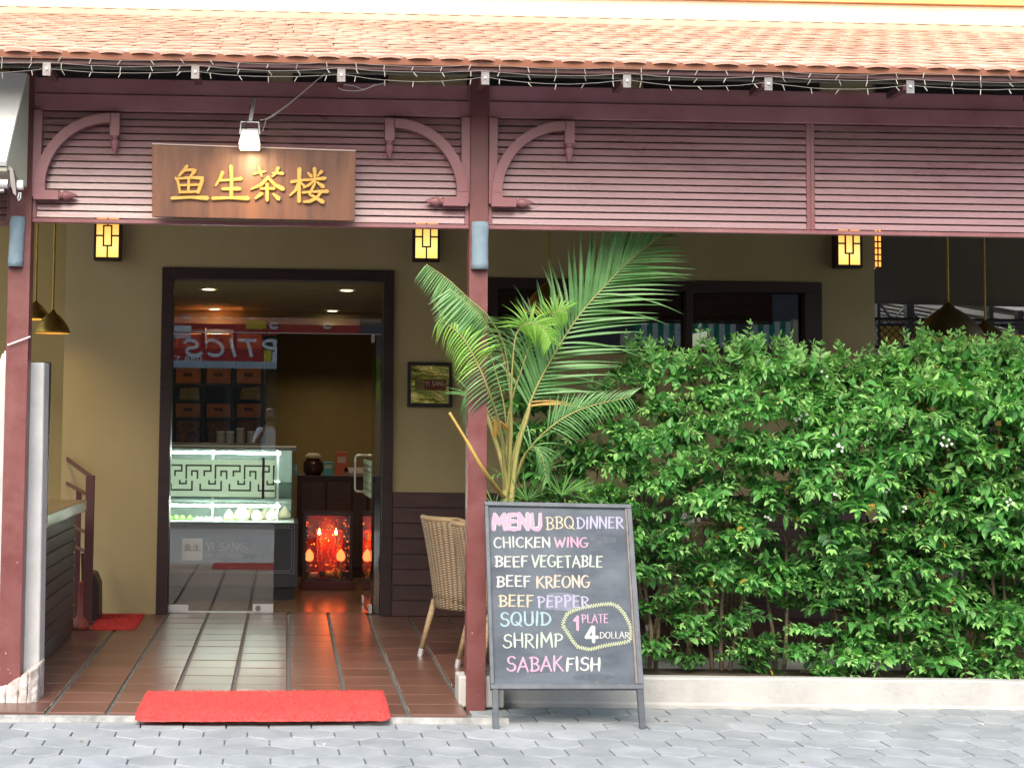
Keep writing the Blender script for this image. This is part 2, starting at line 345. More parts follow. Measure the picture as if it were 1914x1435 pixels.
# porch floor: terracotta tiles
pf = struct(MB().box(-3.2, .942, YE, 8.95, -.055, -.012).box(-3.2, 7.5, 8.951, 24, -.055, -.012).build('porch_floor', GROUT))
TW, TL = .305, .301
tl = []
for _ in range(4):
    a, b = (TW - .022) / 2, (TL - .007) / 2; c = .003
    mb = MB(); mb.add([(-a + c, -b + c, 0), (a - c, -b + c, 0), (a - c, b - c, 0), (-a + c, b - c, 0), (-a, -b, -.003), (a, -b, -.003), (a, b, -.003), (-a, b, -.003), (-a, -b, -.015), (a, -b, -.015), (a, b, -.015), (-a, b, -.015)],
        [(0, 1, 2, 3)] + [(i + 4 * k, i + 4 * k + 4, (i + 1) % 4 + 4 * k + 4, (i + 1) % 4 + 4 * k)[::-1][::-1] for k in (0, 1) for i in range(4)]); tl.append(mb)
tiles = protos(tl, 'floor_tile', TERRA)
X0g = G(539, 1291).x
nt_ = 0; restt = MB()
for r in range(0, 44):
    for c in range(-9, 22):
        x = X0g + (c + .5) * TW; y = YE + .012 + (r + .5) * TL
        if x > 7.3: continue
        vis = (c >= -6 and c <= 3 and r <= 20)
        if x > .95 and y < 9.05 or x > 1.4 and y < 9.45: continue
        M = Matrix.Translation((x, y, random.uniform(-.0008, .0008))) @ Matrix.Rotation(random.uniform(-.0012, .0012), 4, 'X') @ Matrix.Rotation(random.uniform(-.001, .001), 4, 'Y')
        if vis: place(random.choice(tiles), 'floor_tile', pf, M)
        else: restt.add([M @ Vector(v) for v in tl[0].v], tl[0].f)
stuff(restt.build('floor_tile_field', TERRA, pf))

# ================================================================== KERB / PLANTER
k0 = G(1211, 1318, ZP); k1 = G(1914, 1332, ZP)
kz = W(1500, 1266, 8.82).z
kb = MB()
kx = [1.005 + i * .25 for i in range(27)]
def ky(x): return 8.80 - .028 * (x - 2)
n = len(kx); kv = []; kr = random.Random(4)
for x in kx:
    d1 = kr.uniform(-.004, .004); d2 = kr.uniform(-.003, .003)
    kv += [(x, ky(x) - .02, ZP - .05), (x, ky(x) - .018 + d1, ZP + .004), (x, ky(x) + d1 * .5, ZP + .016), (x, ky(x) + .004, kz - .010 + d2), (x, ky(x) + .014, kz + d2), (x, ky(x) + .085, kz + d2 * .5), (x, ky(x) + .09, kz - .01), (x, ky(x) + .09, ZP - .05)]
kb.add(kv, [(8 * i + j, 8 * i + 8 + j, 8 * i + 9 + j, 8 * i + 1 + j) for i in range(n - 1) for j in range(7)] + [tuple(range(8)), tuple(range(8 * n - 8, 8 * n))[::-1]])
kerb = tag(kb.build('planter_wall', CONC), 'low pale rendered planter wall running along the foot of the hedge', 'planter wall')
kb2 = MB(); kb2.box(1.45, 7.5, 9.32, 9.40, -.02, .13)
tag(kb2.build('planter_edging', CONCG), 'dark inner concrete edging behind the shrub stems', 'edging')
struct(MB().box(1.12, 7.5, 8.86, 9.32, -.02, kz - .03).build('planter_soil', SOIL))
# small concrete block at the centre column foot
cb = MB(); a = G(863, 1300, 0); cb.box(.925, 1.17, 8.62, 8.80, -.03, .135)
tag(bevel(cb.build('column_footing', CONC), .01), 'small square concrete footing at the base of the middle maroon column', 'footing')

# ================================================================== VERANDA FRAME (steel, maroon)
vf = thing('veranda_frame', 'maroon painted steel veranda frame with louvred frieze above the entrance', 'veranda frame', (1.0, YC, 0))
lx0, lx1 = W(18, 420, YC).x, W(59, 420, YC).x
cx0, cx1 = W(877, 420, YC).x, W(912, 420, YC).x
zb = W(500, 414, YC).z      # bottom of louvre panels
zt = W(500, 213, YC).z      # bottom of lower beam
zm = W(500, 182, YC).z
zu = W(500, 152, YC).z
def lb(px, py, Y=YC): return W(px, py, Y)
for (a, b, c, nm) in ((lx0, lx1, YC, 'left'), (cx0, cx1, YC, 'mid')):
    o = MB().box(a, b, YC - .012, YC + .10, ZP - .02 if nm == 'mid' else .02, zu + .03).build('column', MAROONC, vf); bevel(o, .003)
xr = 6.6
def beam(x0, x1, z0, z1, y0, y1, name='beam'):
    return bevel(MB().box(x0, x1, y0, y1, z0, z1).build(name, MAROONB, vf), .003)
for a, b in ((lx1 + .001, cx0 - .001), (cx1 + .001, xr)):
    beam(a, b, zt, zm - .002, YC - .006, YC + .08); beam(a, b, zm + .002, zu, YC + .006, YC + .09)
beam(-3.2, lx0 - .001, zt, zm - .002, YC + .2, YC + .28); beam(-3.2, lx0 - .001, zm, zu, YC + .21, YC + .29)
# weld beads beside the columns
for x in (lx1 + .004, cx0 - .004, cx1 + .004):
    mb = MB()
    for k in range(26):
        z = zt + (zu - zt) * k / 25; mb.tube([(x - .003, YC - .010, z - .002), (x + .003, YC - .010, z + .002)], .0025, 5)
    mb.build('weld_bead', MAROON, vf)
slat_me = {}
def louvre(x0, x1, stile=True):
    lp = MB(); sw = .022
    z0, z1 = zb, zt - .001
    lp.box(x0, x1, YC + .004, YC + .055, z0 - .022, z0)            # bottom rail
    for xs in (x0, x1 - sw): lp.box(xs, xs + sw, YC + .006, YC + .053, z0 + .001, z1)
    o = lp.build('louvre_panel', MAROON, vf); bevel(o, .002, 1)
    nsl = 15; pitch = (z1 - z0 - .004) / nsl
    L = (x1 - x0 - 2 * sw - .004)
    me = MB(); th = .004
    # slat cross section in (y,z): bottom edge forward, top edge back, small rolled lip below
    prof = [(0.000, 0), (.009, pitch * .74), (.042, pitch * 1.05), (.042, pitch * 1.05 + .003), (.006, pitch * .74 + .002), (-.003, 0)]
    me.poly([(-L / 2, y, z) for y, z in prof], (L, 0, 0)); mesh = protos([me], 'louvre_slat', SLATM)[0]
    for k in range(nsl):
        z = z0 + .006 + k * pitch
        place(mesh, 'louvre_slat', o, Matrix.Translation(((x0 + x1) / 2, YC + .009, z)) @ Matrix.Rotation(random.uniform(-.0009, .0009), 4, 'Y') @ Matrix.Rotation(random.uniform(-.02, .02), 4, 'X'))
    return o
xd = W(1512, 340, YC).x
louvre(lx1 + .001, cx0 - .001); louvre(cx1 + .001, xd + .011); louvre(xd + .0115, W(2230, 340, YC).x)
louvre(-3.2, lx0 - .03).location.y += .2
# stiles beside the columns and curved brackets with finials
def bracket(xs, sg):
    # xs: stile inner x, sg=+1 opens to the right
    Yf = YC - .045
    st_ = MB(); z1 = zt - .004; z0b = zt - .475
    st_.box(*sorted((xs, xs + sg * .047)), YC - .03, YC + .004, z0b, z1)
    xo = xs + sg * .03
    R1 = .385
    # arc band
    cxx, czz = xs + sg * .415, zt - .415     # centre
    out = []; inn = []
    for k in range(19):
        t = pi / 2 * k / 18
        out.append((cxx - sg * (.40) * cos(t), czz + .395 * sin(t))); inn.append((cxx - sg * (.345) * cos(t), czz + .345 * sin(t)))
    arc = MB()
    for k in range(18):
        q = [out[k], out[k + 1], inn[k + 1], inn[k]]
        arc.hexa([(x, Yf, z) for x, z in q] + [(x, YC - .005, z) for x, z in q])
    o = st_.build('curved_bracket', MAROON, vf); bevel(o, .002, 1)
    # drop and foot blocks
    arc.box(*sorted((cxx - sg * .004, cxx + sg * .047)), Yf, YC - .005, czz + .275, czz + .396)
    arc.box(*sorted((xs + sg * .012, xs + sg * .145)), Yf - .002, YC - .004, czz - .075, czz - .025)
    arc.hexa([(xs + sg * .012, Yf, czz - .03), (xs + sg * .072, Yf, czz - .03), (xs + sg * .072, Yf, czz + .002), (xs + sg * .012, Yf, czz + .002), (xs + sg * .012, YC - .005, czz - .03), (xs + sg * .072, YC - .005, czz - .03), (xs + sg * .072, YC - .005, czz + .002), (xs + sg * .012, YC - .005, czz + .002)])
    arc.build('arc', MAROON, o)
    prof = [(0.0001, 0), (.022, 0), (.022, .006), (.015, .012), (.015, .016), (.023, .024), (.025, .034), (.022, .050), (.012, .078), (.0005, .10)]
    f1 = MB().lathe(prof, 14, Matrix.Translation((cxx + sg * .0215, Yf + .022, czz + .275)) @ Matrix.Rotation(pi, 4, 'X')).build('finial', MAROON, o, smooth=True)
    f2 = MB().lathe(prof, 14, Matrix.Translation((xs + sg * .145, Yf + .022, czz - .05)) @ Matrix.Rotation(sg * pi / 2, 4, 'Y')).build('finial', MAROON, o, smooth=True)
bracket(lx1 + .001, 1); bracket(cx0 - .001, -1); bracket(cx1 + .001, 1)
# hanger plates with bolts
for px in (87, 365, 638, 907, 1172, 1436, 1701, 1965):
    Yp = 8.0; p = W(px, 0, Yp); b = W(px, 140 + px * .0205, Yp).z; t = W(px, 116 + px * .0205, Yp).z; p.x = W(px, 140, Yp).x
    o = MB().box(p.x - .020, p.x + .020, Yp - .003, Yp + .003, b, t).build('hanger_plate', STEEL, vf)
    MB().lathe([(.0001, .006), (.007, .005), (.008, 0)], 8, Matrix.Translation((p.x, Yp - .0035, b + .034)) @ Matrix.Rotation(pi / 2, 4, 'X')).build('bolt', CHROME, o)
    MB().box(p.x - .018, p.x + .018, Yp + .051, Yp + .28, b + .028, b + .062).build('rafter_arm', MAROOND, o)

# ================================================================== RESTAURANT BUILDING
rb = thing('restaurant_building', 'olive plastered restaurant with clay tiled porch roof and dark framed glass entrance', 'restaurant', (0, YD, 0))
dx0, dx1 = W(298, 800, YD).x, W(734, 800, YD).x       # frame outer
dz1 = W(515, 503, YD).z
ix0, ix1 = W(319, 800, YD).x, W(714, 800, YD).x; iz1 = W(515, 524, YD).z
wx0, wx1 = W(905, 600, YD).x, W(1535, 600, YD).x
wz1, wz0 = W(1250, 524, YD).z, W(1250, 662, YD).z
WT = .14
mb = MB()
mb.box(WX0, dx0, YD, YD + WT, -.01, 5.0); mb.box(dx0, dx1, YD, YD + WT, dz1, 5.0)
mb.box(dx1, wx0, YD, YD + WT, -.01, 5.0); mb.box(wx0, wx1, YD, YD + WT, wz1, 5.0); mb.box(wx0, wx1, YD, YD + WT, -.01, wz0); mb.box(wx1, WX1, YD, YD + WT, -.01, 5.0)
# side returns
mb.box(WX1 - .14, WX1, YD + WT, YD + 4.5, -.01, 5.0); mb.box(WX0, WX0 + .12, YD + WT, YD + 3.0, -.01, 5.0)
mb.build('wall', WALL, rb)
# recess wall to the left (deeper) and beyond
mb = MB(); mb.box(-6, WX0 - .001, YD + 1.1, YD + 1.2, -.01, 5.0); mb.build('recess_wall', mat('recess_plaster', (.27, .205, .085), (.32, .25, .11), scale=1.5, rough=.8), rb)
# upper dark windows seen through the gap under the eave
for a, b in ((-2.2, -.2), (.0, W(725, 130, YD).x), (W(872, 130, YD).x, 2.6), (2.75, W(1530, 140, YD).x), (W(1635, 140, YD).x - .0, 6.8)):
    o = MB().box(a, b, YD - .03, YD - .002, 3.62, 4.75).build('upper_window', DARKW, rb)
    MB().box(a + .06, b - .06, YD - .036, YD - .031, 3.68, 4.7).build('pane', BLACKP, o)
# wainscot boards right of the door
zw = W(800, 920, YD).z; nb_ = 8
for k in range(nb_):
    z0 = .0 + k * zw / nb_
    bevel(MB().box(dx1 + .004, 4.5, YD - .022, YD - .002, z0 + .003, z0 + zw / nb_ - .002).build('wainscot_board', WAINS, rb), .003, 1)
MB().box(dx1 + .004, 4.5, YD - .014, YD - .001, 0, zw).build('wainscot_backing', DARKW, rb)
# door frame
df = MB(); FY0 = YD - .03
df.box(dx0, ix0, FY0, YD + WT + .02, 0, dz1); df.box(ix1, dx1, FY0, YD + WT + .02, 0, dz1); df.box(ix0, ix1, FY0, YD + WT + .02, iz1, dz1)
dframe = bevel(df.build('door_frame', DARKW, rb), .004)
# transom glass
tz = W(515, 622, YD).z; GY = YD + .07
MB().box(ix0 + .002, ix1 - .002, GY, GY + .010, tz + .006, iz1 - .002).build('transom_pane', GLASS, dframe)
MB().box(ix0 + .002, ix1 - .002, GY - .002, GY + .012, tz + .001, tz + .005).build('transom_edge', CHROME, dframe)
# left leaf
lxr = W(514, 900, YD).x
leaf = MB().box(ix0 + .004, lxr, GY, GY + .010, .018, tz - .004).build('door_leaf', GLASS, rb)
MB().box(ix0 + .004, lxr, GY - .001, GY + .011, .004, .016).build('bottom_rail', CHROME, leaf)
def fitting(x0, x1, z0, z1, yy=GY, par=leaf):
    return bevel(MB().box(x0, x1, yy - .008, yy + .018, z0, z1).build('corner_fitting', CHROME, par), .002, 1)
fitting(ix0 + .002, W(351, 1140, YD).x, .012, .062); f_ = fitting(W(472, 1140, YD).x, lxr, .012, .072)
p = W(482, 1140, YD); MB().lathe([(.0001, .006), (.017, .006), (.022, 0)], 16, Matrix.Translation((p.x, GY - .009, .042)) @ Matrix.Rotation(pi / 2, 4, 'X')).build('lock', STEEL, f_)
hx = W(492, 890, YD).x; hz0, hz1 = W(492, 932, YD).z, W(492, 855, YD).z
mb = MB(); mb.tube([(hx, GY - .045, hz0), (hx, GY - .045, hz1)], .0105, 10)
for z in (hz0 + .03, hz1 - .03): mb.tube([(hx, GY - .045, z), (hx, GY, z)], .008, 8)
mb.build('pull_handle', mat('dark_steel', (.06, .055, .05), None, rough=.3, metal=.8), leaf, smooth=True)
FROST = bpy.data.materials.new('frosted_film'); FROST.use_nodes = True
N = FROST.node_tree.nodes; L = FROST.node_tree.links; N.clear()
d_ = N.new('ShaderNodeBsdfDiffuse'); d_.inputs[0].default_value = (.62, .70, .62, 1); t_ = N.new('ShaderNodeBsdfTranslucent'); t_.inputs[0].default_value = (.86, .93, .84, 1)
x_ = N.new('ShaderNodeMixShader'); x_.inputs[0].default_value = .80; o_ = N.new('ShaderNodeOutputMaterial'); L.new(d_.outputs[0], x_.inputs[1]); L.new(t_.outputs[0], x_.inputs[2]); L.new(x_.outputs[0], o_.inputs[0])
FILMD = mat('film_gap', (.03, .045, .04), None, rough=.4)
FAINT = bpy.data.materials.new('faint_frost'); FAINT.use_nodes = True
N = FAINT.node_tree.nodes; L = FAINT.node_tree.links; N.clear()
d_ = N.new('ShaderNodeBsdfDiffuse'); d_.inputs[0].default_value = (.75, .75, .75, 1); t_ = N.new('ShaderNodeBsdfTransparent'); x_ = N.new('ShaderNodeMixShader'); x_.inputs[0].default_value = .45
o_ = N.new('ShaderNodeOutputMaterial'); L.new(t_.outputs[0], x_.inputs[1]); L.new(d_.outputs[0], x_.inputs[2]); L.new(x_.outputs[0], o_.inputs[0])
def meander(mb, origin, ux, uz, length, hgt, nrm):
    """key pattern lines; source units: 210 wide period, 265 high"""
    sc = hgt / 265.; per = 208 * sc; nper = int(length / per) + 2
    segs = [[(0, 355), (0, 265), (175, 265), (175, 305), (128, 305), (128, 335)], [(40, 335), (40, 305), (80, 305), (80, 355)], [(-107, 400), (-107, 440), (42, 440), (42, 380)], [(-45, 375), (-45, 395), (0, 395), (0, 375)]]
    for k in range(-1, nper):
        for sgm in segs:
            for (xa, ya), (xb, yb) in zip(sgm, sgm[1:]):
                x0, x1 = sorted((xa, xb)); y0, y1 = sorted((ya, yb)); hwd = 6.
                X0 = (x0 - hwd + 107) * sc + k * per; X1 = (x1 + hwd + 107) * sc + k * per
                X0 = max(X0, 0); X1 = min(X1, length)
                if X1 - X0 < .001: continue
                Z0 = (487 - y1 - hwd) * sc; Z1 = (487 - y0 + hwd) * sc
                q = [origin + ux * X0 + uz * Z0, origin + ux * X1 + uz * Z0, origin + ux * X1 + uz * Z1, origin + ux * X0 + uz * Z1]
                mb.slab(q, nrm)
fz0, fz1 = W(410, 929, YD).z, W(410, 859, YD).z
fo = MB().box(ix0 + .006, lxr - .002, GY + .0105, GY + .0112, fz0, fz1).build('frosted_band', FROST, leaf)
mb = MB(); meander(mb, Vector((ix0 + .006, GY + .0100, fz0)), Vector((1, 0, 0)), Vector((0, 0, 1)), lxr - ix0 - .01, fz1 - fz0, (0, .0003, 0))
# drop the key lines in front of the glass film
mb2 = MB(); mb2.v = [(v[0], v[1] - .0108, v[2]) for v in mb.v]; mb2.f = mb.f; mb2.mi = mb.mi
mb2.build('key_pattern', FILMD, leaf)
# right leaf, swung inward
hpx = W(697, 900, YD).x; far = W(681, 1000, YD + .82).x
A = Vector((hpx, GY, 0)); Bv = Vector((far, GY + .82, 0)); u = (Bv - A).normalized(); nn = Vector((-u.y, u.x, 0)) * .010
def leafslab(mb, s0, s1, z0, z1, off=0., th=None):
    nrm = Vector((-u.y, u.x, 0)); a = A + u * s0 + nrm * off; b = A + u * s1 + nrm * off
    t = nrm * (th or .010); mb.slab([a + Vector((0, 0, z0)), b + Vector((0, 0, z0)), b + Vector((0, 0, z1)), a + Vector((0, 0, z1))], t); return mb
ll = (Bv - A).length
leaf2 = leafslab(MB(), 0, ll, .018, tz - .004).build('door_leaf', GLASS, rb)
leafslab(MB(), 0, .09, .008, .07, -.006, .022).build('corner_fitting', CHROME, leaf2); leafslab(MB(), ll - .11, ll, .008, .06, -.006, .022).build('corner_fitting', CHROME, leaf2)
leafslab(MB(), 0, .07, tz - .06, tz - .0, -.006, .022).build('top_hinge', CHROME, leaf2)
leafslab(MB(), .01, ll - .01, fz0, fz1, .0105, .0006).build('frosted_band', FROST, leaf2)
nrm = Vector((-u.y, u.x, 0)); mb = MB(); meander(mb, A + u * .01 + nrm * .0116 + Vector((0, 0, fz0)), u, Vector((0, 0, 1)), ll - .02, fz1 - fz0, nrm * .0003); mb.build('key_pattern', FILMD, leaf2)
hs_ = A + u * (ll - .09)
for sg in (1,):
    off = nrm * .075 + nrm * .01
    path = []
    z0, z1 = fz0 + .02, fz1 + .03
    for k in range(7): t = pi / 2 * k / 6; path.append(hs_ + nrm * (.01 + .045 + .03 * sin(t)) * 1 + Vector((0, 0, z1 - .03 * (1 - cos(t)) * 1)))
    path = [hs_ + nrm * .01 + Vector((0, 0, z1))] + path
    low = [Vector((p.x, p.y, z0 + (z1 - p.z))) for p in reversed(path)]
    MB().tube(path + low, .009, 10).build('pull_handle', CHROME, leaf2, smooth=True)
MB().box(hpx + .018, ix1 - .002, GY, GY + .010, .01, tz - .002).build('side_pane', GLASS, dframe)

# window on the right
wf = MB(); fw = .085
for a, b, c, d in ((wx0, wx1, wz1 - fw, wz1), (wx0, wx1, wz0, wz0 + .06), (wx0, wx0 + .1, wz0 + .06, wz1 - fw), (wx1 - .135, wx1, wz0 + .06, wz1 - fw), (W(1281, 600, YD).x, W(1293, 600, YD).x, wz0 + .06, wz1 - fw)):
    wf.box(a, b, YD - .025, YD + WT - .002, c, d)
wfo = bevel(wf.build('window_frame', DARKW, rb), .003)
for a, b in ((wx0 + .1, W(1281, 600, YD).x), (W(1293, 600, YD).x, wx1 - .135)): MB().box(a, b, YD + .06, YD + .07, wz0 + .06, wz1 - fw).build('pane', WGLASS, wfo)

# interior shell
ic = W(600, 560, YD + 1).z
ZC = 2.62; YB = 17.6
RX0, RX1 = WX0 + .14, 4.6
INF = mat('inner_floor', (.16, .085, .05), (.20, .11, .065), scale=5, rough=.2)
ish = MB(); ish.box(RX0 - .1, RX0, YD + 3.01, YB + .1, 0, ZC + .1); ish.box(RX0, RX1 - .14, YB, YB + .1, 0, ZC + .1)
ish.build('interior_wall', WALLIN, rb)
struct(MB().box(ix0 - .3, RX1 - .16, YD + WT + .02, YB, .001, .004).build('interior_floor', INF))
struct(MB().box(RX0, RX1 - .15, YD + WT + .001, YB, ZC, ZC + .08).build('interior_ceiling', mat('inner_ceiling', (.34, .30, .19), None, rough=.8)))
# bulkhead inside making the second olive band
MB().box(RX0 + .01, RX1 - .2, YB - .9, YB - .01, ZC - .14, ZC - .002).build('bulkhead', WALLIN, rb)
# partition that hides the dining room from the hall
MB().box(ix1 + .75, ix1 + .83, YD + WT + .03, YB - .01, .005, ZC - .003).build('partition', mat('brown_partition', (.20, .15, .055), (.23, .17, .07), scale=3, rough=.7), rb)

# porch roof
eL = W(500, 104, 8.0)
zE = eL.z; slope = math.tan(radians(17.4)); ROWS = 17; EXP = .215; TWD = .156
ca, sa = cos(radians(17.4)), sin(radians(17.4))
rx0, rx1 = -2.6, 5.2
roof = MB().hexa([(-4, 8.04, zE - .055), (8, 8.04, zE - .055), (8, 8.04 + 3.6 * ca, zE - .055 + 3.6 * sa), (-4, 8.04 + 3.6 * ca, zE - .055 + 3.6 * sa), (-4, 8.04, zE - .035), (8, 8.04, zE - .035), (8, 8.04 + 3.6 * ca, zE - .035 + 3.6 * sa), (-4, 8.04 + 3.6 * ca, zE - .035 + 3.6 * sa)]).build('roof', DARKW, rb)
zF = W(500, 128, 8.03).z
MB().box(-4, 8, 8.006, 8.0195, zE - .034, zE + .004).build('eave_batten', mat('clay_underside', (.22, .085, .05), None, rough=.9), rb)
bevel(MB().box(-4, 8, 8.02, 8.05, zF, zE - .02).build('fascia_board', MAROOND, rb), .003)
MB().hexa([(-4, 8.06, zE - .075), (8, 8.06, zE - .075), (8, YD - .04, zE - .075 + (YD - 8.1) * slope), (-4, YD - .04, zE - .075 + (YD - 8.1) * slope), (-4, 8.06, zE - .06), (8, 8.06, zE - .06), (8, YD - .04, zE - .06 + (YD - 8.1) * slope), (-4, YD - .04, zE - .06 + (YD - 8.1) * slope)]).build('soffit', CEIL, rb)
def tilemb(eave=False):
    # fish-scale tile: origin at lower tip, runs up +Y; slightly arched across, rounded end
    mb = MB(); L_ = EXP * 1.5; hw = TWD / 2 - random.uniform(.0008, .002); th = .016 if eave else .009; n = 6; top = []; bot = []
    lift = random.uniform(0, .002)
    for j in range(n + 1):
        x = -hw + 2 * hw * j / n; t = x / hw; y0 = .045 * (1 - sqrt(max(0, 1 - t * t * .9))); cz = (.013 if eave else .004) * (1 - t * t)
        top += [(x, y0, th + cz + lift + .006), (x, L_, th + cz * .6 - .004)]; bot += [(x, y0, cz + lift + .006), (x, L_, cz * .6 - .012)]
    vs = top + bot; o = 2 * (n + 1); fs = []
    for j in range(n):
        a = 2 * j; fs += [(a, a + 2, a + 3, a + 1), (o + a, o + a + 1, o + a + 3, o + a + 2), (a, o + a, o + a + 2, a + 2)]
    fs += [(0, 1, o + 1, o), (2 * n, o + 2 * n, o + 2 * n + 1, 2 * n + 1)]
    return mb.add(vs, fs)
tp = [tilemb() for _ in range(8)]; tme = protos(tp, 'roof_tile', RTILE); tee = protos([tilemb(True) for _ in range(3)], 'roof_tile', RTILE); nrt = 0; rr = MB()
Rs = Matrix.Rotation(radians(17.4), 4, 'X')
vx0, vx1 = -1.75, 4.35
for r in range(ROWS):
    for c in range(-24, 50):
        x = c * TWD + ((r * .5 + .17 * sin(r * 2.7)) % 1) * TWD + .02; s_ = r * EXP - .03
        jit = random.uniform(-.005, .005)
        M = Matrix.Translation((x + random.uniform(-.0015, .0015), 8.02 + (s_ + jit) * ca, zE + (s_ + jit) * sa - .012)) @ Rs @ Matrix.Rotation(random.uniform(-.016, .016), 4, 'Z') @ Matrix.Rotation(random.uniform(-.006, .006) - .012, 4, 'X') @ Matrix.Rotation(random.uniform(-.012, .012), 4, 'Y')
        if r < 8 and vx0 - .1 * r < x < vx1 + .15 * r and nrt < 300: place(random.choice(tee if r == 0 else tme), 'roof_tile', roof, M); nrt += 1
        else: q = random.choice(tp); rr.add([M @ Vector(v) for v in q.v], q.f)
stuff(rr.build('roof_tile_field', RTILE, roof))
# cornice above the tiles
yt = 8.02 + ROWS * EXP * ca; ztp = zE + ROWS * EXP * sa
bevel(MB().box(-4, 9, yt - .03, yt + .4, ztp + .028, ztp + .175).build('cornice', CREAM, rb), .006)
mb = MB(); pp_ = []
for c in range(-26, 60):
    for k in range(8): t = k / 8 * 2 - 1; pp_.append((c * TWD + TWD * k / 8, yt - .065, ztp + .034 - .020 * sqrt(max(0, 1 - abs(t) ** 2.4))))
nq = len(pp_); mb.add(pp_ + [(x, y, ztp - .045) for x, y, z in pp_] + [(x, y + .03, z) for x, y, z in pp_], [(i, nq + i, nq + i + 1, i + 1) for i in range(nq - 1)] + [(i, i + 1, 2 * nq + i + 1, 2 * nq + i) for i in range(nq - 1)]); mb.build('scalloped_ridge', RTILE, rb)
MB().box(-4, 9, yt - .06, yt + .4, ztp + .177, ztp + .26).build('cornice_moulding', ORANGE, rb)
MB().box(-4, 9, yt + .02, yt + .6, ztp + .26, ztp + 2.6).build('upper_wall', mat('upper_render', (.70, .58, .36), (.74, .62, .4), scale=2, rough=.8), rb)
MB().box(-4, 9, yt + .01, YD + 5, ztp + .0, ztp + .04).build('roof_deck', DARKW, rb)

# ================================================================== SIGN BOARD
YS = YC - .13
q = [W(284, 405, YS + .015), W(663, 413, YS + .015), W(665, 283.5, YS), W(284, 270.5, YS)]
sn = (q[1] - q[0]).cross(q[3] - q[0]).normalized()
if sn.y > 0: sn = -sn
sb = MB().slab(q, -sn * .035).build('restaurant_sign', SIGNW); bevel(sb, .003)
tag(sb, 'weathered brown wooden signboard with four raised gold Chinese characters, hung under the floodlight', 'sign')
cap = MB().slab([q[3] + Vector((0, -.004, .001)), q[2] + Vector((0, -.004, .001)), q[2] + Vector((0, .04, .001)), q[3] + Vector((0, .04, .001))], (0, 0, .006)).build('top_edge', mat('bare_edge', (.55, .42, .36), None, rough=.6), sb)
cap.location -= Vector((0, 0, 0))
CHARS = {
 'yu': [[(370, 243, 13), (345, 278, 13), (303, 325, 8)], [(352, 276, 10), (400, 272, 11), (445, 278, 14), (420, 308, 11), (398, 335, 8)], [(274, 345, 9), (292, 372, 10), (303, 420, 10), (312, 470, 8)], [(282, 350, 9), (400, 340, 10), (508, 345, 14), (493, 400, 13), (470, 465, 12)], [(300, 407, 9), (480, 402, 9)], [(388, 342, 10), (385, 462, 10)], [(310, 467, 9), (468, 463, 9)], [(246, 519, 13), (400, 512, 10), (543, 520, 16)]],
 'sheng': [[(680, 298, 13), (660, 350, 12), (622, 408, 7)], [(655, 365, 9), (760, 360, 10), (840, 350, 14)], [(685, 438, 11), (826, 438, 14)], [(755, 247, 15), (760, 350, 12), (757, 512, 14)], [(602, 521, 13), (750, 516, 10), (897, 521, 17)]],
 'cha': [[(960, 304, 12), (1005, 294, 9), (1055, 286, 7)], [(1000, 258, 13), (1012, 290, 11), (1022, 326, 7)], [(1122, 300, 8), (1160, 300, 10), (1202, 304, 13)], [(1166, 260, 13), (1150, 300, 10), (1118, 328, 8)], [(1080, 338, 12), (1020, 402, 13), (932, 440, 7)], [(1084, 345, 11), (1140, 405, 13), (1202, 436, 17)], [(1017, 436, 9), (1128, 436, 11)], [(1072, 400, 13), (1072, 532, 13)], [(1020, 483, 14), (972, 520, 9)], [(1126, 485, 9), (1165, 520, 17)]],
 'lou': [[(1288, 376, 12), (1350, 368, 11), (1395, 360, 9)], [(1354, 270, 16), (1350, 400, 12), (1350, 542, 14)], [(1345, 390, 11), (1322, 448, 11), (1272, 493, 7)], [(1365, 385, 8), (1392, 412, 10)], [(1430, 300, 8), (1452, 325, 13)], [(1543, 290, 13), (1510, 324, 7)], [(1402, 362, 9), (1480, 354, 10), (1568, 348, 14)], [(1484, 266, 14), (1487, 330, 11), (1484, 405, 9)], [(1470, 372, 9), (1440, 402, 11), (1392, 428, 6)], [(1508, 382, 8), (1553, 416, 16)], [(1386, 470, 10), (1480, 462, 9), (1588, 461, 15)], [(1478, 410, 10), (1440, 485, 11), (1500, 520, 13), (1550, 550, 16)], [(1540, 470, 10), (1500, 520, 11), (1440, 548, 13), (1392, 552, 8)]]}
for nm in ('yu', 'sheng', 'cha', 'lou'):
    mb = MB()
    for i, stq in enumerate(CHARS[nm]):
        pts = []
        # smooth the stroke by subdividing
        for (xa, ya, ra), (xb, yb, rb_) in zip(stq, stq[1:]):
            for k in range(3):
                t = k / 3; pts.append((xa + (xb - xa) * t, ya + (yb - ya) * t, ra + (rb_ - ra) * t))
        pts.append(stq[-1])
        P3 = [(onplane(270 + x / 4.668, 260 + y / 4.668, q[0], sn) + sn * .001, r * 1.38 / 4.668 / FPX * YS) for x, y, r in pts]
        mb.ribbon(P3, sn, .014 + .0004 * i, dome=True)
    mb.build('gold_character', GOLD, sb)

# ================================================================== FLOODLIGHT + cables
fl = thing('floodlight', 'small white floodlight on a bracket arm above the wooden sign', 'floodlight', W(466, 245, YC - .28))
Yf = YC - .30
a = W(446, 245, Yf); b = W(487, 272, Yf); cxm = (a.x + b.x) / 2
mb = MB(); w2 = (b.x - a.x) / 2
ztop, zbot = a.z + .005, b.z
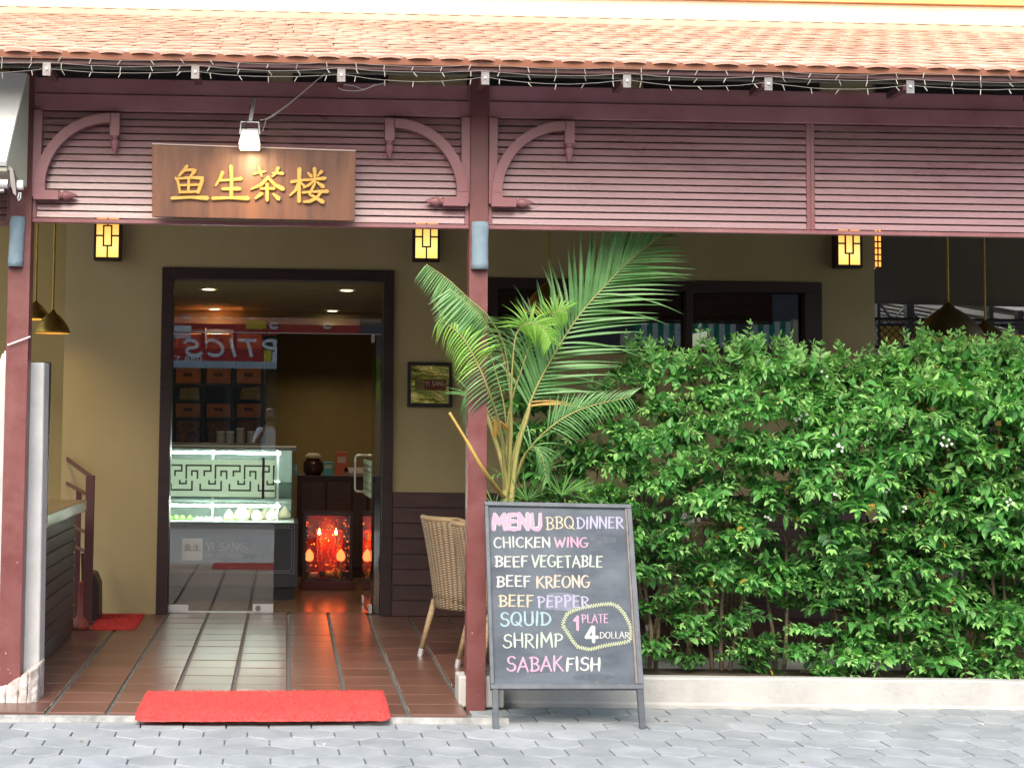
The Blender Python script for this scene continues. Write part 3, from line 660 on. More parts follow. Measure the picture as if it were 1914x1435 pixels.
# tilted body: front glass faces down/back to the sign
mb.hexa([(cxm - w2, Yf - .005, zbot + .004), (cxm + w2, Yf - .005, zbot), (cxm + w2, Yf + .075, zbot - .012), (cxm - w2, Yf + .075, zbot - .012), (cxm - w2 * .72, Yf + .0, ztop), (cxm + w2 * .72, Yf + .0, ztop), (cxm + w2 * .8, Yf + .06, ztop + .02), (cxm - w2 * .8, Yf + .06, ztop + .02)])
body = bevel(mb.build('housing', WHITEP, fl), .004)
mb = MB()
for k in range(11): x = cxm - .034 + k * .0068; mb.box(x - .0017, x + .0017, Yf - .009, Yf + .001, zbot + .012, zbot + .026)
mb.box(cxm - .036, cxm + .036, Yf - .0065, Yf - .001, zbot + .008, zbot + .03)
mb.build('cooling_fin', mat('grey_fin', (.28, .32, .27), None, rough=.5), fl)
MB().hexa([(cxm - w2 * .85, Yf + .004, zbot - .001), (cxm + w2 * .85, Yf + .004, zbot - .004), (cxm + w2 * .85, Yf + .068, zbot - .016), (cxm - w2 * .85, Yf + .068, zbot - .016), (cxm - w2 * .85, Yf + .004, zbot + .002), (cxm + w2 * .85, Yf + .004, zbot - .001), (cxm + w2 * .85, Yf + .068, zbot - .010), (cxm - w2 * .85, Yf + .068, zbot - .010)]).build('lens', emis('lamp_lens', (1, .72, .35), 4), fl)
mb = MB(); zt_ = W(466, 226, Yf).z
mb.tube([(cxm - w2 * .9, Yf + .03, ztop - .015), (cxm - w2 * .8, Yf + .03, zt_), (cxm + w2 * .8, Yf + .03, zt_ - .002), (cxm + w2 * .9, Yf + .03, ztop - .015)], .0035, 6)
mb.build('yoke', WHITEP, fl)
p1, p2 = W(475, 184, YC - .03), W(468, 226, Yf + .03)
mb = MB(); d = Vector((.010, 0, 0)); mb.hexa([p2 - d + Vector((0, -.004, 0)), p2 + d + Vector((0, -.004, 0)), p2 + d + Vector((0, .004, 0)), p2 - d + Vector((0, .004, 0)), p1 - d + Vector((0, -.004, 0)), p1 + d + Vector((0, -.004, 0)), p1 + d + Vector((0, .004, 0)), p1 - d + Vector((0, .004, 0))])
bevel(mb.build('arm', WHITEP, fl), .002, 1)
mb = MB(); mb.tube([p1 + Vector((.004, -.012, -.01)), p1 + Vector((-.022, -.02, -.05)), p1 + Vector((-.02, -.03, -.085)), p2 + Vector((-.006, -.02, .035)), p2 + Vector((-.022, -.01, .0)), p2 + Vector((-.022, 0, -.045))], .0028, 6)
mb.build('cord', BLACKP, fl, smooth=True)
# two pale cables looping away
def cable(pp, r, name, label, Y=None, matl=CABLE, n=6):
    pts = [W(x, y, yy) for x, y, yy in pp]
    # catmull-rom
    out = []
    for i in range(len(pts) - 1):
        a0, a1, a2, a3 = pts[max(i - 1, 0)], pts[i], pts[i + 1], pts[min(i + 2, len(pts) - 1)]
        for k in range(6):
            t = k / 6; out.append(.5 * ((2 * a1) + (-a0 + a2) * t + (2 * a0 - 5 * a1 + 4 * a2 - a3) * t * t + (-a0 + 3 * a1 - 3 * a2 + a3) * t ** 3))
    out.append(pts[-1])
    return tag(MB().tube(out, r, n).build(name, matl, smooth=True), label, 'cable')
YW = YC - .05
cable([(486, 225, YW), (500, 221, YW), (524, 205, YW), (555, 182, YW), (590, 152, YW), (612, 136, YW + .02)], .0032, 'power_cable', 'pale cable running diagonally up from the floodlight to the eave')
cable([(497, 224, YW - .01), (512, 216, YW - .01), (528, 204, YW - .01), (540, 195, YW - .012), (560, 178, YW - .012), (585, 157, YW - .01)], .0028, 'power_cable', 'second thinner pale cable twisted beside the diagonal one above the sign')
cable([(631, 130, YW), (630, 160, YW), (645, 169, YW), (675, 169, YW), (700, 160, YW), (722, 155, YW)], .003, 'power_cable', 'loose loop of pale cable hanging under the third hanger plate')
cable([(638, 158, YW - .01), (662, 161, YW - .01), (680, 167, YW - .01), (702, 157, YW - .01)], .0025, 'power_cable', 'short inner strand of cable within the loop below the third hanger plate')
cable([(497, 224, YW - .01), (494, 236, YW - .01), (490, 247, YW - .01)], .0025, 'power_cable', 'short drooping cable end right of the floodlight')
# foam cable wrap by left column
# ------------------------------------------------------------------ fairy lights
bulb = protos([MB().tube([(0, 0, 0), (0, 0, -.010), (0, 0, -.030)], [.0014, .0022, .0016], 6)], 'bulb', mat('bulb_plastic', (.40, .37, .32), None, rough=.35))[0]
def fairy(z_at, name, label, off, seed, sagk):
    rnd = random.Random(seed)
    xs = [-190, 87, 365, 638, 907, 1172, 1436, 1701, 1965]; Y = 7.985 - off
    pts = []
    for a, b in zip(xs, xs[1:]):
        sg = sagk * rnd.uniform(.5, 1.2)
        for k in range(10):
            t = k / 10; x = a + (b - a) * t; pts.append(W(x, z_at + x * .019 + 4 * sg * t * (1 - t) + rnd.uniform(-.6, .6), Y))
    root = tag(MB().tube(pts, .0014, 5).build('fairy_light_string', STRW), label, 'string lights', 'fairy light strings along the eave')
    tot = 0
    for a, b in zip(pts, pts[1:]):
        tot += (b - a).length
        if tot > .105:
            tot = rnd.uniform(-.03, .03)
            M = Matrix.Translation(a) @ Matrix.Rotation(rnd.uniform(-.7, .7), 4, 'Y') @ Matrix.Rotation(rnd.uniform(-.5, .5), 4, 'X')
            place(bulb, 'bulb', root, M)
fairy(115, 'a', 'middle strand of white fairy lights crossing the hanger plates', .0, 1, 7)
fairy(127, 'b', 'lowest strand of white fairy lights sagging over the top of the maroon beam', .01, 2, 9)
fairy(102, 'c', 'highest and dimmest strand of fairy lights under the tile edge', -.02, 3, 8)

# ================================================================== COLUMN EXTRAS
def sleeve(x0, x1, y0, y1, Y, label, tilt=0.):
    a, b = W(x0, y1, Y), W(x1, y0, Y); xm = (a.x + b.x) / 2; r = (b.x - a.x) / 2
    mb = MB(); n = 14; vs = []; hs = [a.z + (b.z - a.z) * k / 8 for k in range(9)]
    for i, z in enumerate(hs):
        rr_ = r * (1 + .03 * sin(i * 2.1)); sh = tilt * (1 - i / 8)
        if i in (4,): rr_ *= .955
        vs += [(xm + sh + rr_ * cos(-pi * k / n) * -1, Y + .02 - .042 * sin(pi * k / n), z) for k in range(n + 1)]
        vs += [(xm + sh - rr_ * cos(pi * (n - k) / n) * -1 * -1 * (.88) * (1), Y + .02 - .034 * sin(pi * (n - k) / n), z) for k in range(0)]
    m1 = n + 1; fs = [(i * m1 + k, i * m1 + k + 1, (i + 1) * m1 + k + 1, (i + 1) * m1 + k) for i in range(8) for k in range(n)]
    mb.add(vs, fs); o = mb.build('foam_sleeve', FOAM, smooth=True)
    s = o.modifiers.new('thick', 'SOLIDIFY'); s.thickness = .007; s.offset = -1
    return tag(o, label, 'foam padding')
sleeve(16, 47, 405, 498, YC - .035, 'curved blue-grey foam padding taped round the left column', -.008)
sleeve(881, 914, 415, 503, YC - .035, 'blue-grey foam padding wrapped on the middle column under the frieze')

# grey concrete pier behind the left column
px1 = W(72, 1250, YC + .12).x
top = W(50, 677, YC + .12).z
mb = MB(); xa = W(-40, 900, YC + .12).x; xb = W(83, 690, YC + .12).x; xc = W(73, 1290, YC + .12).x
mb.hexa([(xa, YC + .115, 0), (xc, YC + .115, 0), (xc, YC + .30, 0), (xa, YC + .30, 0), (xa, YC + .115, top), (xb, YC + .115, top), (xb, YC + .30, top), (xa, YC + .30, top)])
tag(bevel(mb.build('concrete_pier', CONCG), .012, 3), 'pale grey concrete pier behind the flaking left column', 'pier')
mb = MB(); xd1 = W(94, 690, YC + .32).x; mb.box(xb - .1, xd1, YC + .31, YC + .36, .9, top + .01)
tag(bevel(mb.build('dark_board', DARKW), .004), 'thin dark panel edge standing against the right side of the grey pier', 'panel')
# rough plaster foot
random.seed(3); mb = MB(); vs = []
p0 = W(8, 1318, YC - .03); base = [(-1.60, .0), (-1.52, .0), (-1.44, 0), (-1.36, 0), (-1.30, 0)]
xs_ = [W(x, 1300, YC).x for x in (-30, 15, 38, 55, 72)]
hz_ = [.05, .08, .12, .16, .18]
fr = [(x, YC - .10 + random.uniform(-.02, .01) + (.05 if i == 4 else 0)) for i, x in enumerate(xs_)]
for i in range(4):
    (a, ya), (b, yb) = fr[i], fr[i + 1]
    mb.hexa([(a, ya, ZP - .02), (b, yb, ZP - .02), (b, YC + .2, ZP - .02), (a, YC + .2, ZP - .02), (a, ya + .045, hz_[i]), (b, yb + .045, hz_[i + 1]), (b, YC + .2, hz_[i + 1] + .01), (a, YC + .2, hz_[i] + .01)])
o = mb.build('plaster_foot', CONCB); tag(bevel(o, .012, 3), 'broken whitish plaster lump at the foot of the left column', 'plinth')
sub = o.modifiers.new('sub', 'SUBSURF'); sub.levels = 3; sub.render_levels = 3; sub.subdivision_type = 'SIMPLE'
tx = bpy.data.textures.new('rough', 'CLOUDS'); tx.noise_scale = .05; dm = o.modifiers.new('disp', 'DISPLACE'); dm.texture = tx; dm.strength = .012; dm.texture_coords = 'GLOBAL'
# power plug + rod
pl = thing('cable_adapter', 'white plastic adapter resting on top of the grey pier at the left edge', 'adapter', W(8, 664, YC + .16))
P = W(8, 668, YC + .16); bevel(MB().hexa([(P.x - .022, P.y - .02, P.z - .03), (P.x + .016, P.y - .02, P.z - .03), (P.x + .016, P.y + .02, P.z - .03), (P.x - .022, P.y + .02, P.z - .03), (P.x - .008, P.y - .018, P.z + .022), (P.x + .016, P.y - .018, P.z + .022), (P.x + .016, P.y + .018, P.z + .022), (P.x - .008, P.y + .018, P.z + .022)]).build('body', WHITEP, pl), .004)
MB().tube([(P.x + .006, P.y, P.z + .02), (P.x + .008, P.y, P.z + .036)], .007, 8).build('strain_relief', WHITEP, pl)
a, b = W(14, 645, YC - .03), W(57, 629, YC - .03)
tag(MB().tube([a, b], .0042, 6).build('white_rod', WHITEP), 'thin white rod crossing the left column diagonally at mid height', 'rod')

# awning cassette top left
aw = thing('roller_awning', 'folded white awning box with steel arm joint at the top left corner', 'awning', W(10, 220, YC - .25))
Ya = YC - .16
A1, A2, A3 = W(50, 137, Ya), W(50, 352, Ya), W(11, 302, Ya - .22)
A0 = W(50, 137, Ya - .04); xl = -2.6
mb = MB()
mb.hexa([Vector((xl, A3.y, A3.z)), A3, Vector((A3.x, A3.y + .02, A3.z - .02)), Vector((xl, A3.y + .02, A3.z - .02)), Vector((xl, A0.y, A0.z)), A0, Vector((A0.x, A0.y + .02, A0.z)), Vector((xl, A0.y + .02, A0.z))])
mb.build('front_panel', mat('awning_white', (.82, .82, .80), (.74, .74, .71), scale=3, rough=.6), aw)
A4 = W(50, 350, Ya + .03)
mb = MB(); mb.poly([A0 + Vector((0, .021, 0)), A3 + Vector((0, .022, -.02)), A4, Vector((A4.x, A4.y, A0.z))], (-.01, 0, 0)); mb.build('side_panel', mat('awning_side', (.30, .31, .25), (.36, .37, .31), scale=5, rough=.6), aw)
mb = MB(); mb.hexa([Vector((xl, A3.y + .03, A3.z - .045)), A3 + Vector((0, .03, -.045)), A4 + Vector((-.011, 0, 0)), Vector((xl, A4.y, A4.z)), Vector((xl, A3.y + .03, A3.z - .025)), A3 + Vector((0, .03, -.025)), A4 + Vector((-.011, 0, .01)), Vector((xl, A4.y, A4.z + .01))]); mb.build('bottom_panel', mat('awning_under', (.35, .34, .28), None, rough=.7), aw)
Yj = YC - .36
p_ = lambda x, y: W(x, y, Yj)
pl_ = [p_(17, 310), p_(24, 316), p_(29, 345), p_(30, 366), p_(25, 362), p_(20, 345)]
MB().poly(pl_, (0, .06, 0)).build('arm_plate', STEEL, aw)
c_ = p_(33, 345); MB().lathe([(.0001, .035), (.030, .035), (.034, .028), (.034, 0), (.030, -.006)], 18, Matrix.Translation((c_.x, c_.y + .02, c_.z)) @ Matrix.Rotation(pi / 2, 4, 'Y') @ Matrix.Scale(.75, 4)).build('joint', WHITEP, aw, smooth=False)
c_ = p_(36, 367); MB().tube([(c_.x, c_.y, c_.z + .02), (c_.x - .008, c_.y, c_.z - .012), (c_.x - .002, c_.y, c_.z - .022), (c_.x + .006, c_.y, c_.z - .012), (c_.x + .008, c_.y, c_.z + .02)], .003, 6).build('hook', CHROME, aw)
c_ = p_(6, 343); MB().tube([(xl, c_.y + .02, c_.z), (c_.x + .022, c_.y + .02, c_.z)], .024, 14).build('roller_tube', CHROME, aw)
c_ = p_(4, 357); MB().tube([(xl, c_.y, c_.z), (c_.x + .010, c_.y, c_.z)], .011, 10).build('torsion_bar', STEEL, aw)
bevel(MB().box(xl, p_(17, 310).x, Yj + .02, Yj + .09, p_(0, 318).z, p_(0, 309).z).build('rail', STEEL, aw), .003)

# ================================================================== WALL LANTERNS
LG = bpy.data.materials.new('lantern_glass'); LG.use_nodes = True
N = LG.node_tree.nodes; L = LG.node_tree.links; b_ = N['Principled BSDF']; b_.inputs['Base Color'].default_value = (.8, .55, .15, 1)
tc = N.new('ShaderNodeTexCoord'); sx = N.new('ShaderNodeSeparateXYZ'); L.new(tc.outputs['Object'], sx.inputs[0])
cr = N.new('ShaderNodeValToRGB'); mr = N.new('ShaderNodeMapRange'); mr.inputs[1].default_value = .0; mr.inputs[2].default_value = .34
L.new(sx.outputs['Z'], mr.inputs[0]); L.new(mr.outputs[0], cr.inputs[0])
e = cr.color_ramp.elements; e[0].position = .12; e[0].color = (1, .62, .14, 1); e[1].position = .95; e[1].color = (.75, .27, .02, 1)
e2 = cr.color_ramp.elements.new(.3); e2.color = (1, .72, .22, 1)
L.new(cr.outputs[0], b_.inputs['Emission Color']); b_.inputs['Emission Strength'].default_value = .55
def lantern_proto():
    wL, hL, dL = .205, .375, .11
    r = thing('wall_lantern', None, None)
    pn = MB().box(-wL / 2 + .012, wL / 2 - .012, -dL + .012, -.004, .012, hL - .012).build('lantern_glass', LG, r)
    fr = MB(); t = .017
    for y0, y1 in ((-dL, -dL + .010),):
        fr.box(-wL / 2, -wL / 2 + t, y0, y1, 0, hL); fr.box(wL / 2 - t, wL / 2, y0, y1, 0, hL); fr.box(-wL / 2 + t, wL / 2 - t, y0, y1, 0, t * 1.3); fr.box(-wL / 2 + t, wL / 2 - t, y0, y1, hL - t * 1.3, hL)
    for x0, x1 in ((-wL / 2, -wL / 2 + .006), (wL / 2 - .006, wL / 2)):
        fr.box(x0, x1, -dL + .0105, -.0, 0, .02); fr.box(x0, x1, -dL + .0105, 0, hL - .02, hL); fr.box(x0, x1, -.015, 0, .021, hL - .021); fr.box(x0, x1, -dL + .0105, -.016, .021, hL - .021)
    fr.box(-wL / 2 + .006, wL / 2 - .006, -dL + .0105, 0, 0, .008); fr.box(-wL / 2 + .006, wL / 2 - .006, -dL + .0105, 0, hL - .008, hL)
    fo_ = fr.build('frame', DARKW, r)
    gr = MB(); y0, y1 = -dL - .001, -dL + .009; bt = .011; ib0, ib1, iz0_, iz1_ = -.036, .036, .105, .270
    gr.box(ib0, ib0 + bt, y0, y1, iz0_, iz1_); gr.box(ib1 - bt, ib1, y0, y1, iz0_, iz1_); gr.box(ib0 + bt, ib1 - bt, y0, y1, iz0_, iz0_ + bt); gr.box(ib0 + bt, ib1 - bt, y0, y1, iz1_ - bt, iz1_)
    gr.box(-bt / 2, bt / 2, y0, y1, t * 1.3, iz0_); gr.box(-bt / 2, bt / 2, y0, y1, iz1_, hL - t * 1.3)
    gr.box(-wL / 2 + t, ib0, y0, y1, hL / 2 - .006, hL / 2 + .006); gr.box(ib1, wL / 2 - t, y0, y1, hL / 2 - .006, hL / 2 + .006)
    gr.build('fretwork', DARKW, r)
    return r
def copy_tree(o, parent=None, M=None):
    c = o.copy(); C.objects.link(c)
    if parent is not None: c.parent = parent
    if M is not None: c.matrix_basis = M
    for ch in [x for x in o.children]: copy_tree(ch, c)
    return c
L0 = lantern_proto()
sp = [((200, 486), 'lit amber lantern with dark fretwork left of the glass door'), ((797, 488), 'lit amber fretwork lantern on the wall just left of the middle column'), ((1588, 500), 'lit amber fretwork lantern near the right wall corner above the hedge')]
for i, ((x, y), lbl) in enumerate(sp):
    p = W(x, y, YD - .11); r = L0 if i == 0 else copy_tree(L0)
    r.location = (p.x, YD - .001, p.z); tag(r, lbl, 'wall lantern', 'amber wall lanterns')
# fourth lantern, square grid, round the corner
p = W(1641, 500, YD + .5); g4 = thing('wall_lantern', 'narrow amber lantern with small square grid seen edge-on past the wall corner', 'wall lantern', p, 'amber wall lanterns')
x0, x1 = W(1634, 480, YD + .5).x, W(1648, 480, YD + .5).x; h = .42
MB().box(x0 + .004, x1 - .004, YD + .505, YD + .68, p.z + .006, p.z + h - .004).build('lantern_glass', emis('orange_glow', (1, .36, .07), .8), g4)
mb = MB()
for k in range(3): x = x0 + (x1 - x0) * k / 2; mb.box(x - .005, x + .005, YD + .495, YD + .504, p.z, p.z + h)
for k in range(9): z = p.z + h * k / 8; mb.box(x0 - .004, x1 + .004, YD + .492, YD + .4945, z - .006, z + .006)
mb.build('fretwork', DARKW, g4)

# ================================================================== PENDANT LAMPS
def pendant(px, rim_y, rpx, Y, label, top_y, lit=2.5, dark=False, hfac=1.25):
    c = W(px, rim_y, Y); r = rpx / FPX * Y; h = r * hfac; t = thing('pendant_lamp', label, 'pendant lamp', c, 'brass pendant lamps')
    prof = [(r, 0), (r * .97, h * .10), (r * .86, h * .32), (r * .66, h * .55), (r * .42, h * .76), (r * .2, h * .9), (r * .12, h), (.012, h * 1.06)]
    pin = [(a * .97, b - .004) for a, b in prof[:-1]]
    M = Matrix.Translation(c)
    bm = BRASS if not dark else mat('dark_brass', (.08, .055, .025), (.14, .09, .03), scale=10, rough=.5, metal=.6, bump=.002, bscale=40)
    MB().lathe(prof, 32, M).build('shade', bm, t, smooth=True)
    MB().lathe(pin[::-1], 32, M).build('shade_lining', mat('shade_lining', (.55, .38, .10), None, rough=.5), t, smooth=True)
    MB().lathe([(r, 0), (r * 1.015, .004), (r, .009)], 32, M).build('rim', BRASS, t, smooth=True)
    zt2 = W(px, top_y, Y).z
    MB().tube([c + Vector((0, 0, h)), Vector((c.x, Y, zt2))], .0085, 8).build('rod', mat('brass_rod', (.42, .28, .05), (.25, .16, .03), scale=20, rough=.45, metal=.6), t)
    MB().lathe([(.0001, .03), (.022, .03), (.036, 0), (.022, -.03), (.0001, -.036)], 12, Matrix.Translation(c + Vector((0, 0, h * .4)))).build('bulb', emis('warm_bulb', (1, .62, .25), lit * 3), t, smooth=True)
    return t
pendant(98, 622, 33, 11.2, 'hammered brass dome pendant, front one of the pair left of the door', 300)
pendant(66, 596, 27, 11.9, 'hammered brass dome pendant half hidden behind the left column', 300)
pendant(1026, 582, 46, 11.0, 'brass dome pendant behind the palm fronds', 330, 1.2)
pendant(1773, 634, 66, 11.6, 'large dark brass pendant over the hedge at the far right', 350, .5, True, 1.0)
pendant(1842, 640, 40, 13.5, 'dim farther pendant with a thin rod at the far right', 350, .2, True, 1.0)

# ================================================================== WALL PLAQUE
pq = thing('framed_plaque', 'small black framed brass plaque on the wall right of the door', 'plaque', W(803, 719, YD))
x0, x1 = W(761, 719, YD).x, W(845, 719, YD).x; z0, z1 = W(803, 761, YD).z, W(803, 677, YD).z; f = .028
mb = MB(); mb.box(x0, x0 + f, YD - .03, YD - .001, z0, z1); mb.box(x1 - f, x1, YD - .03, YD - .001, z0, z1); mb.box(x0 + f, x1 - f, YD - .03, YD - .001, z0, z0 + f); mb.box(x0 + f, x1 - f, YD - .03, YD - .001, z1 - f, z1)
bevel(mb.build('frame', BLACKP, pq), .002, 1)
PLQ = mat('polished_brass', (.85, .74, .25), (.70, .60, .16), scale=5, rough=.16, metal=1., bump=.035, bscale=3.4, stretch=(1, 1, 3))
MB().box(x0 + f, x1 - f, YD - .014, YD - .004, z0 + f, z1 - f).build('brass_plate', PLQ, pq)
def R_(px0, py0, px1, py1, name, m_, par, y0=-.016, y1=-.0145):
    a, b = W(px0, py1, YD), W(px1, py0, YD); return MB().box(a.x, b.x, YD + y0, YD + y1, a.z, b.z).build(name, m_, par)
R_(793, 710, 833, 729, 'maroon_label', mat('label_maroon', (.10, .012, .012), None, rough=.4), pq)
R_(775, 710, 792, 729, 'logo_square', mat('label_olive', (.16, .13, .04), None, rough=.4), pq)

# ================================================================== STROKE FONT
def arc(cx, cy, rx, ry, a0, a1, n=8): return [(cx + rx * cos(radians(a0 + (a1 - a0) * k / n)), cy + ry * sin(radians(a0 + (a1 - a0) * k / n))) for k in range(n + 1)]
FONT = {
 'A': (.78, [[(0, 0), (.40, 1)], [(.38, 1), (.78, 0)], [(.16, .36), (.64, .36)]]),
 'B': (.68, [[(.14, .0), (.14, .97)], [(-.02, .93)] + arc(.22, .75, .40, .24, 85, -75, 6), arc(.2, .27, .46, .26, 85, -95, 8)[:] + [(.0, .06)]]),
 'C': (.72, [arc(.42, .5, .40, .5, 50, 310, 10)]),
 'D': (.78, [[(.12, 0), (.12, .95)], [(-.02, .92)] + arc(.18, .49, .58, .48, 88, -88, 9) + [(.0, .02)]]),
 'E': (.62, [[(.08, 0), (.08, 1)], [(.08, .96), (.60, .99)], [(.08, .52), (.52, .54)], [(.08, .03), (.60, .02)]]),
 'F': (.58, [[(.08, 0), (.08, 1)], [(.08, .96), (.58, .99)], [(.08, .52), (.48, .54)]]),
 'G': (.78, [arc(.42, .5, .40, .5, 55, 320, 10) + [(.72, .40)], [(.44, .42), (.84, .42)]]),
 'H': (.72, [[(.06, 0), (.06, 1)], [(.66, 0), (.66, 1)], [(.06, .50), (.66, .50)]]),
 'I': (.26, [[(.12, 0), (.12, 1)]]),
 'K': (.72, [[(.08, 0), (.08, 1)], [(.64, 1), (.10, .47)], [(.24, .55), (.74, 0)]]),
 'L': (.56, [[(.08, 1), (.08, .03), (.56, .03)]]),
 'M': (.92, [[(.04, 0), (.10, 1)], [(.10, 1), (.44, .35)], [(.44, .35), (.80, 1)], [(.80, 1), (.88, 0)]]),
 'N': (.76, [[(.06, 0), (.06, 1)], [(.06, 1), (.68, .02)], [(.68, 0), (.68, 1)]]),
 'O': (.84, [arc(.42, .5, .38, .5, 90, 455, 14)]),
 'P': (.66, [[(.12, 0), (.12, .96)], [(-.02, .92)] + arc(.2, .72, .42, .26, 88, -95, 7)]),
 'Q': (.86, [arc(.40, .52, .38, .48, 90, 455, 14), [(.42, .28), (.86, -.04)]]),
 'R': (.70, [[(.10, 0), (.10, .96)], [(-.02, .93)] + arc(.2, .73, .40, .25, 88, -95, 7), [(.26, .48), (.72, 0)]]),
 'S': (.68, [arc(.36, .74, .28, .25, 30, 250, 7) + arc(.32, .26, .32, .26, 70, -160, 8)]),
 'T': (.66, [[(.33, 0), (.33, .97)], [(0, .97), (.68, .99)]]),
 'U': (.76, [[(.08, 1), (.08, .3)] + arc(.38, .28, .30, .27, 180, 360, 7) + [(.68, 1)]]),
 'V': (.72, [[(0, 1), (.34, 0)], [(.34, 0), (.72, 1)]]),
 'W': (1.05, [[(0, 1), (.28, 0)], [(.28, 0), (.52, .75)], [(.52, .75), (.76, 0)], [(.76, 0), (1.02, 1)]]),
 'Y': (.70, [[(0, 1), (.34, .5)], [(.68, 1), (.34, .5), (.34, 0)]]),
 '1': (.42, [[(.0, .72), (.30, .98)], [(.28, 1), (.30, 0)]]),
 '4': (.72, [[(.42, 1), (.02, .30)], [(.02, .30), (.74, .30)], [(.50, 1), (.50, 0)]]),
 '7': (.6, [[(0, .96), (.6, .98), (.2, 0)]]), '8': (.6, [arc(.3, .74, .2, .24, 90, 455, 10), arc(.3, .25, .28, .26, 90, 455, 10)]), '0': (.62, [arc(.3, .5, .28, .5, 90, 455, 12)]),
 '.': (.2, [[(.05, .02), (.1, .05)]]), ' ': (.4, [])}
def word(mb, text, box, rpx, place_fn, nrm, h, scale_r, gap=.10, jit=0.0, dome=False, slant=0.):
    """box = (x0,y0,x1,y1) px ; place_fn(px,py)->Vector ; rpx stroke radius in px"""
    tot = sum(FONT[c][0] + gap for c in text) - gap; x0, y0, x1, y1 = box; sx_ = (x1 - x0) / tot; sy_ = (y1 - y0); cur = 0; k = 0
    for ch in text:
        wd, sts = FONT[ch]; jy = random.uniform(-jit, jit); js = 1 + random.uniform(-jit, jit) * .8; jsl = slant + random.uniform(-jit, jit) * 1.2
        for stt in sts:
            pts = []
            P = []
            for (xa, ya), (xb, yb) in zip(stt, stt[1:]):
                nn_ = 3 if len(stt) < 4 else 1
                for i in range(nn_): P.append((xa + (xb - xa) * i / nn_, ya + (yb - ya) * i / nn_))
            P.append(stt[-1])
            dx_, dy_ = abs(P[-1][0] - P[0][0]) * sx_, abs(P[-1][1] - P[0][1]) * sy_
            for i, (x, y) in enumerate(P):
                yy = y * js + jy; xx = cur + x + jsl * (yy - .5)
                rr_ = rpx * (1 + (random.uniform(-.16, .16) if jit else 0)) * (1 if not jit else (.85 if i in (0, len(P) - 1) else 1.05)) * (1 if not jit or rpx > 3 else .66 + .5 * (lambda u_, v_: v_ / (u_ + v_ + 1e-6))(abs(P[min(i + 1, len(P) - 1)][0] - P[max(i - 1, 0)][0]) * sx_, abs(P[min(i + 1, len(P) - 1)][1] - P[max(i - 1, 0)][1]) * sy_))
                pts.append((place_fn(x0 + xx * sx_, y1 - yy * sy_), rr_ * scale_r))
            mb.ribbon([(p + nrm * (.00015 * (k % 9)), r) for p, r in pts], nrm, h, dome=dome); k += 1
        cur += wd + gap
    return mb
# plaque lettering
pf_ = lambda x, y: W(x, y, YD) + Vector((0, -.0162, 0))
n_ = Vector((0, -1, 0)); PALE = mat('pale_letter', (.55, .42, .30), None, rough=.5)
word(MB(), 'YI SANG', (794.5, 712.5, 831, 721), .55, pf_, n_, .0006, YD / FPX).build('lettering', PALE, pq)
word(MB(), 'DIM SUM NOODLE', (795, 724, 831, 727), .22, pf_, n_, .0006, YD / FPX).build('lettering', mat('small_letter', (.30, .09, .06), None), pq)
def smallchars(mb, ox, oy, sc, pfn, nrm, rsc):
    for nm, dx in (('yu', -246), ('sheng', -300 - 40)):
        for stq in CHARS[nm]:
            mb.ribbon([(pfn(ox + (x + (dx if nm == 'yu' else -600 + 330)) * sc, oy + (y - 240) * sc), r * .8 * sc * rsc) for x, y, r in stq], nrm, .0004, dome=False)
    return mb
smallchars(MB(), 776.5, 713, .021, pf_, n_, YD / FPX).build('logo_character', mat('logo_dark', (.05, .03, .01), None), pq)
# lettering on the left door leaf
gf_ = lambda x, y: W(x, y, GY) + Vector((0, -.0008, 0))
word(MB(), 'YI SANG', (385, 1014, 459, 1028), 1.0, gf_, n_, .0003, GY / FPX).build('lettering', FAINT, leaf)
word(MB(), 'DIM SUM NOODLE', (385, 1034, 459, 1040), .42, gf_, n_, .0003, GY / FPX).build('lettering', FAINT, leaf)
a, b = W(340, 1046, GY), W(379, 1006, GY)
MB().box(a.x, b.x, GY - .0010, GY - .0006, a.z, b.z).build('logo_square', FAINT, leaf)
smallchars(MB(), 344, 1015, .048, lambda x, y: gf_(x, y) + Vector((0, -.0004, 0)), n_, GY / FPX).build('logo_character', mat('glass_logo_dark', (.03, .03, .03), None), leaf)

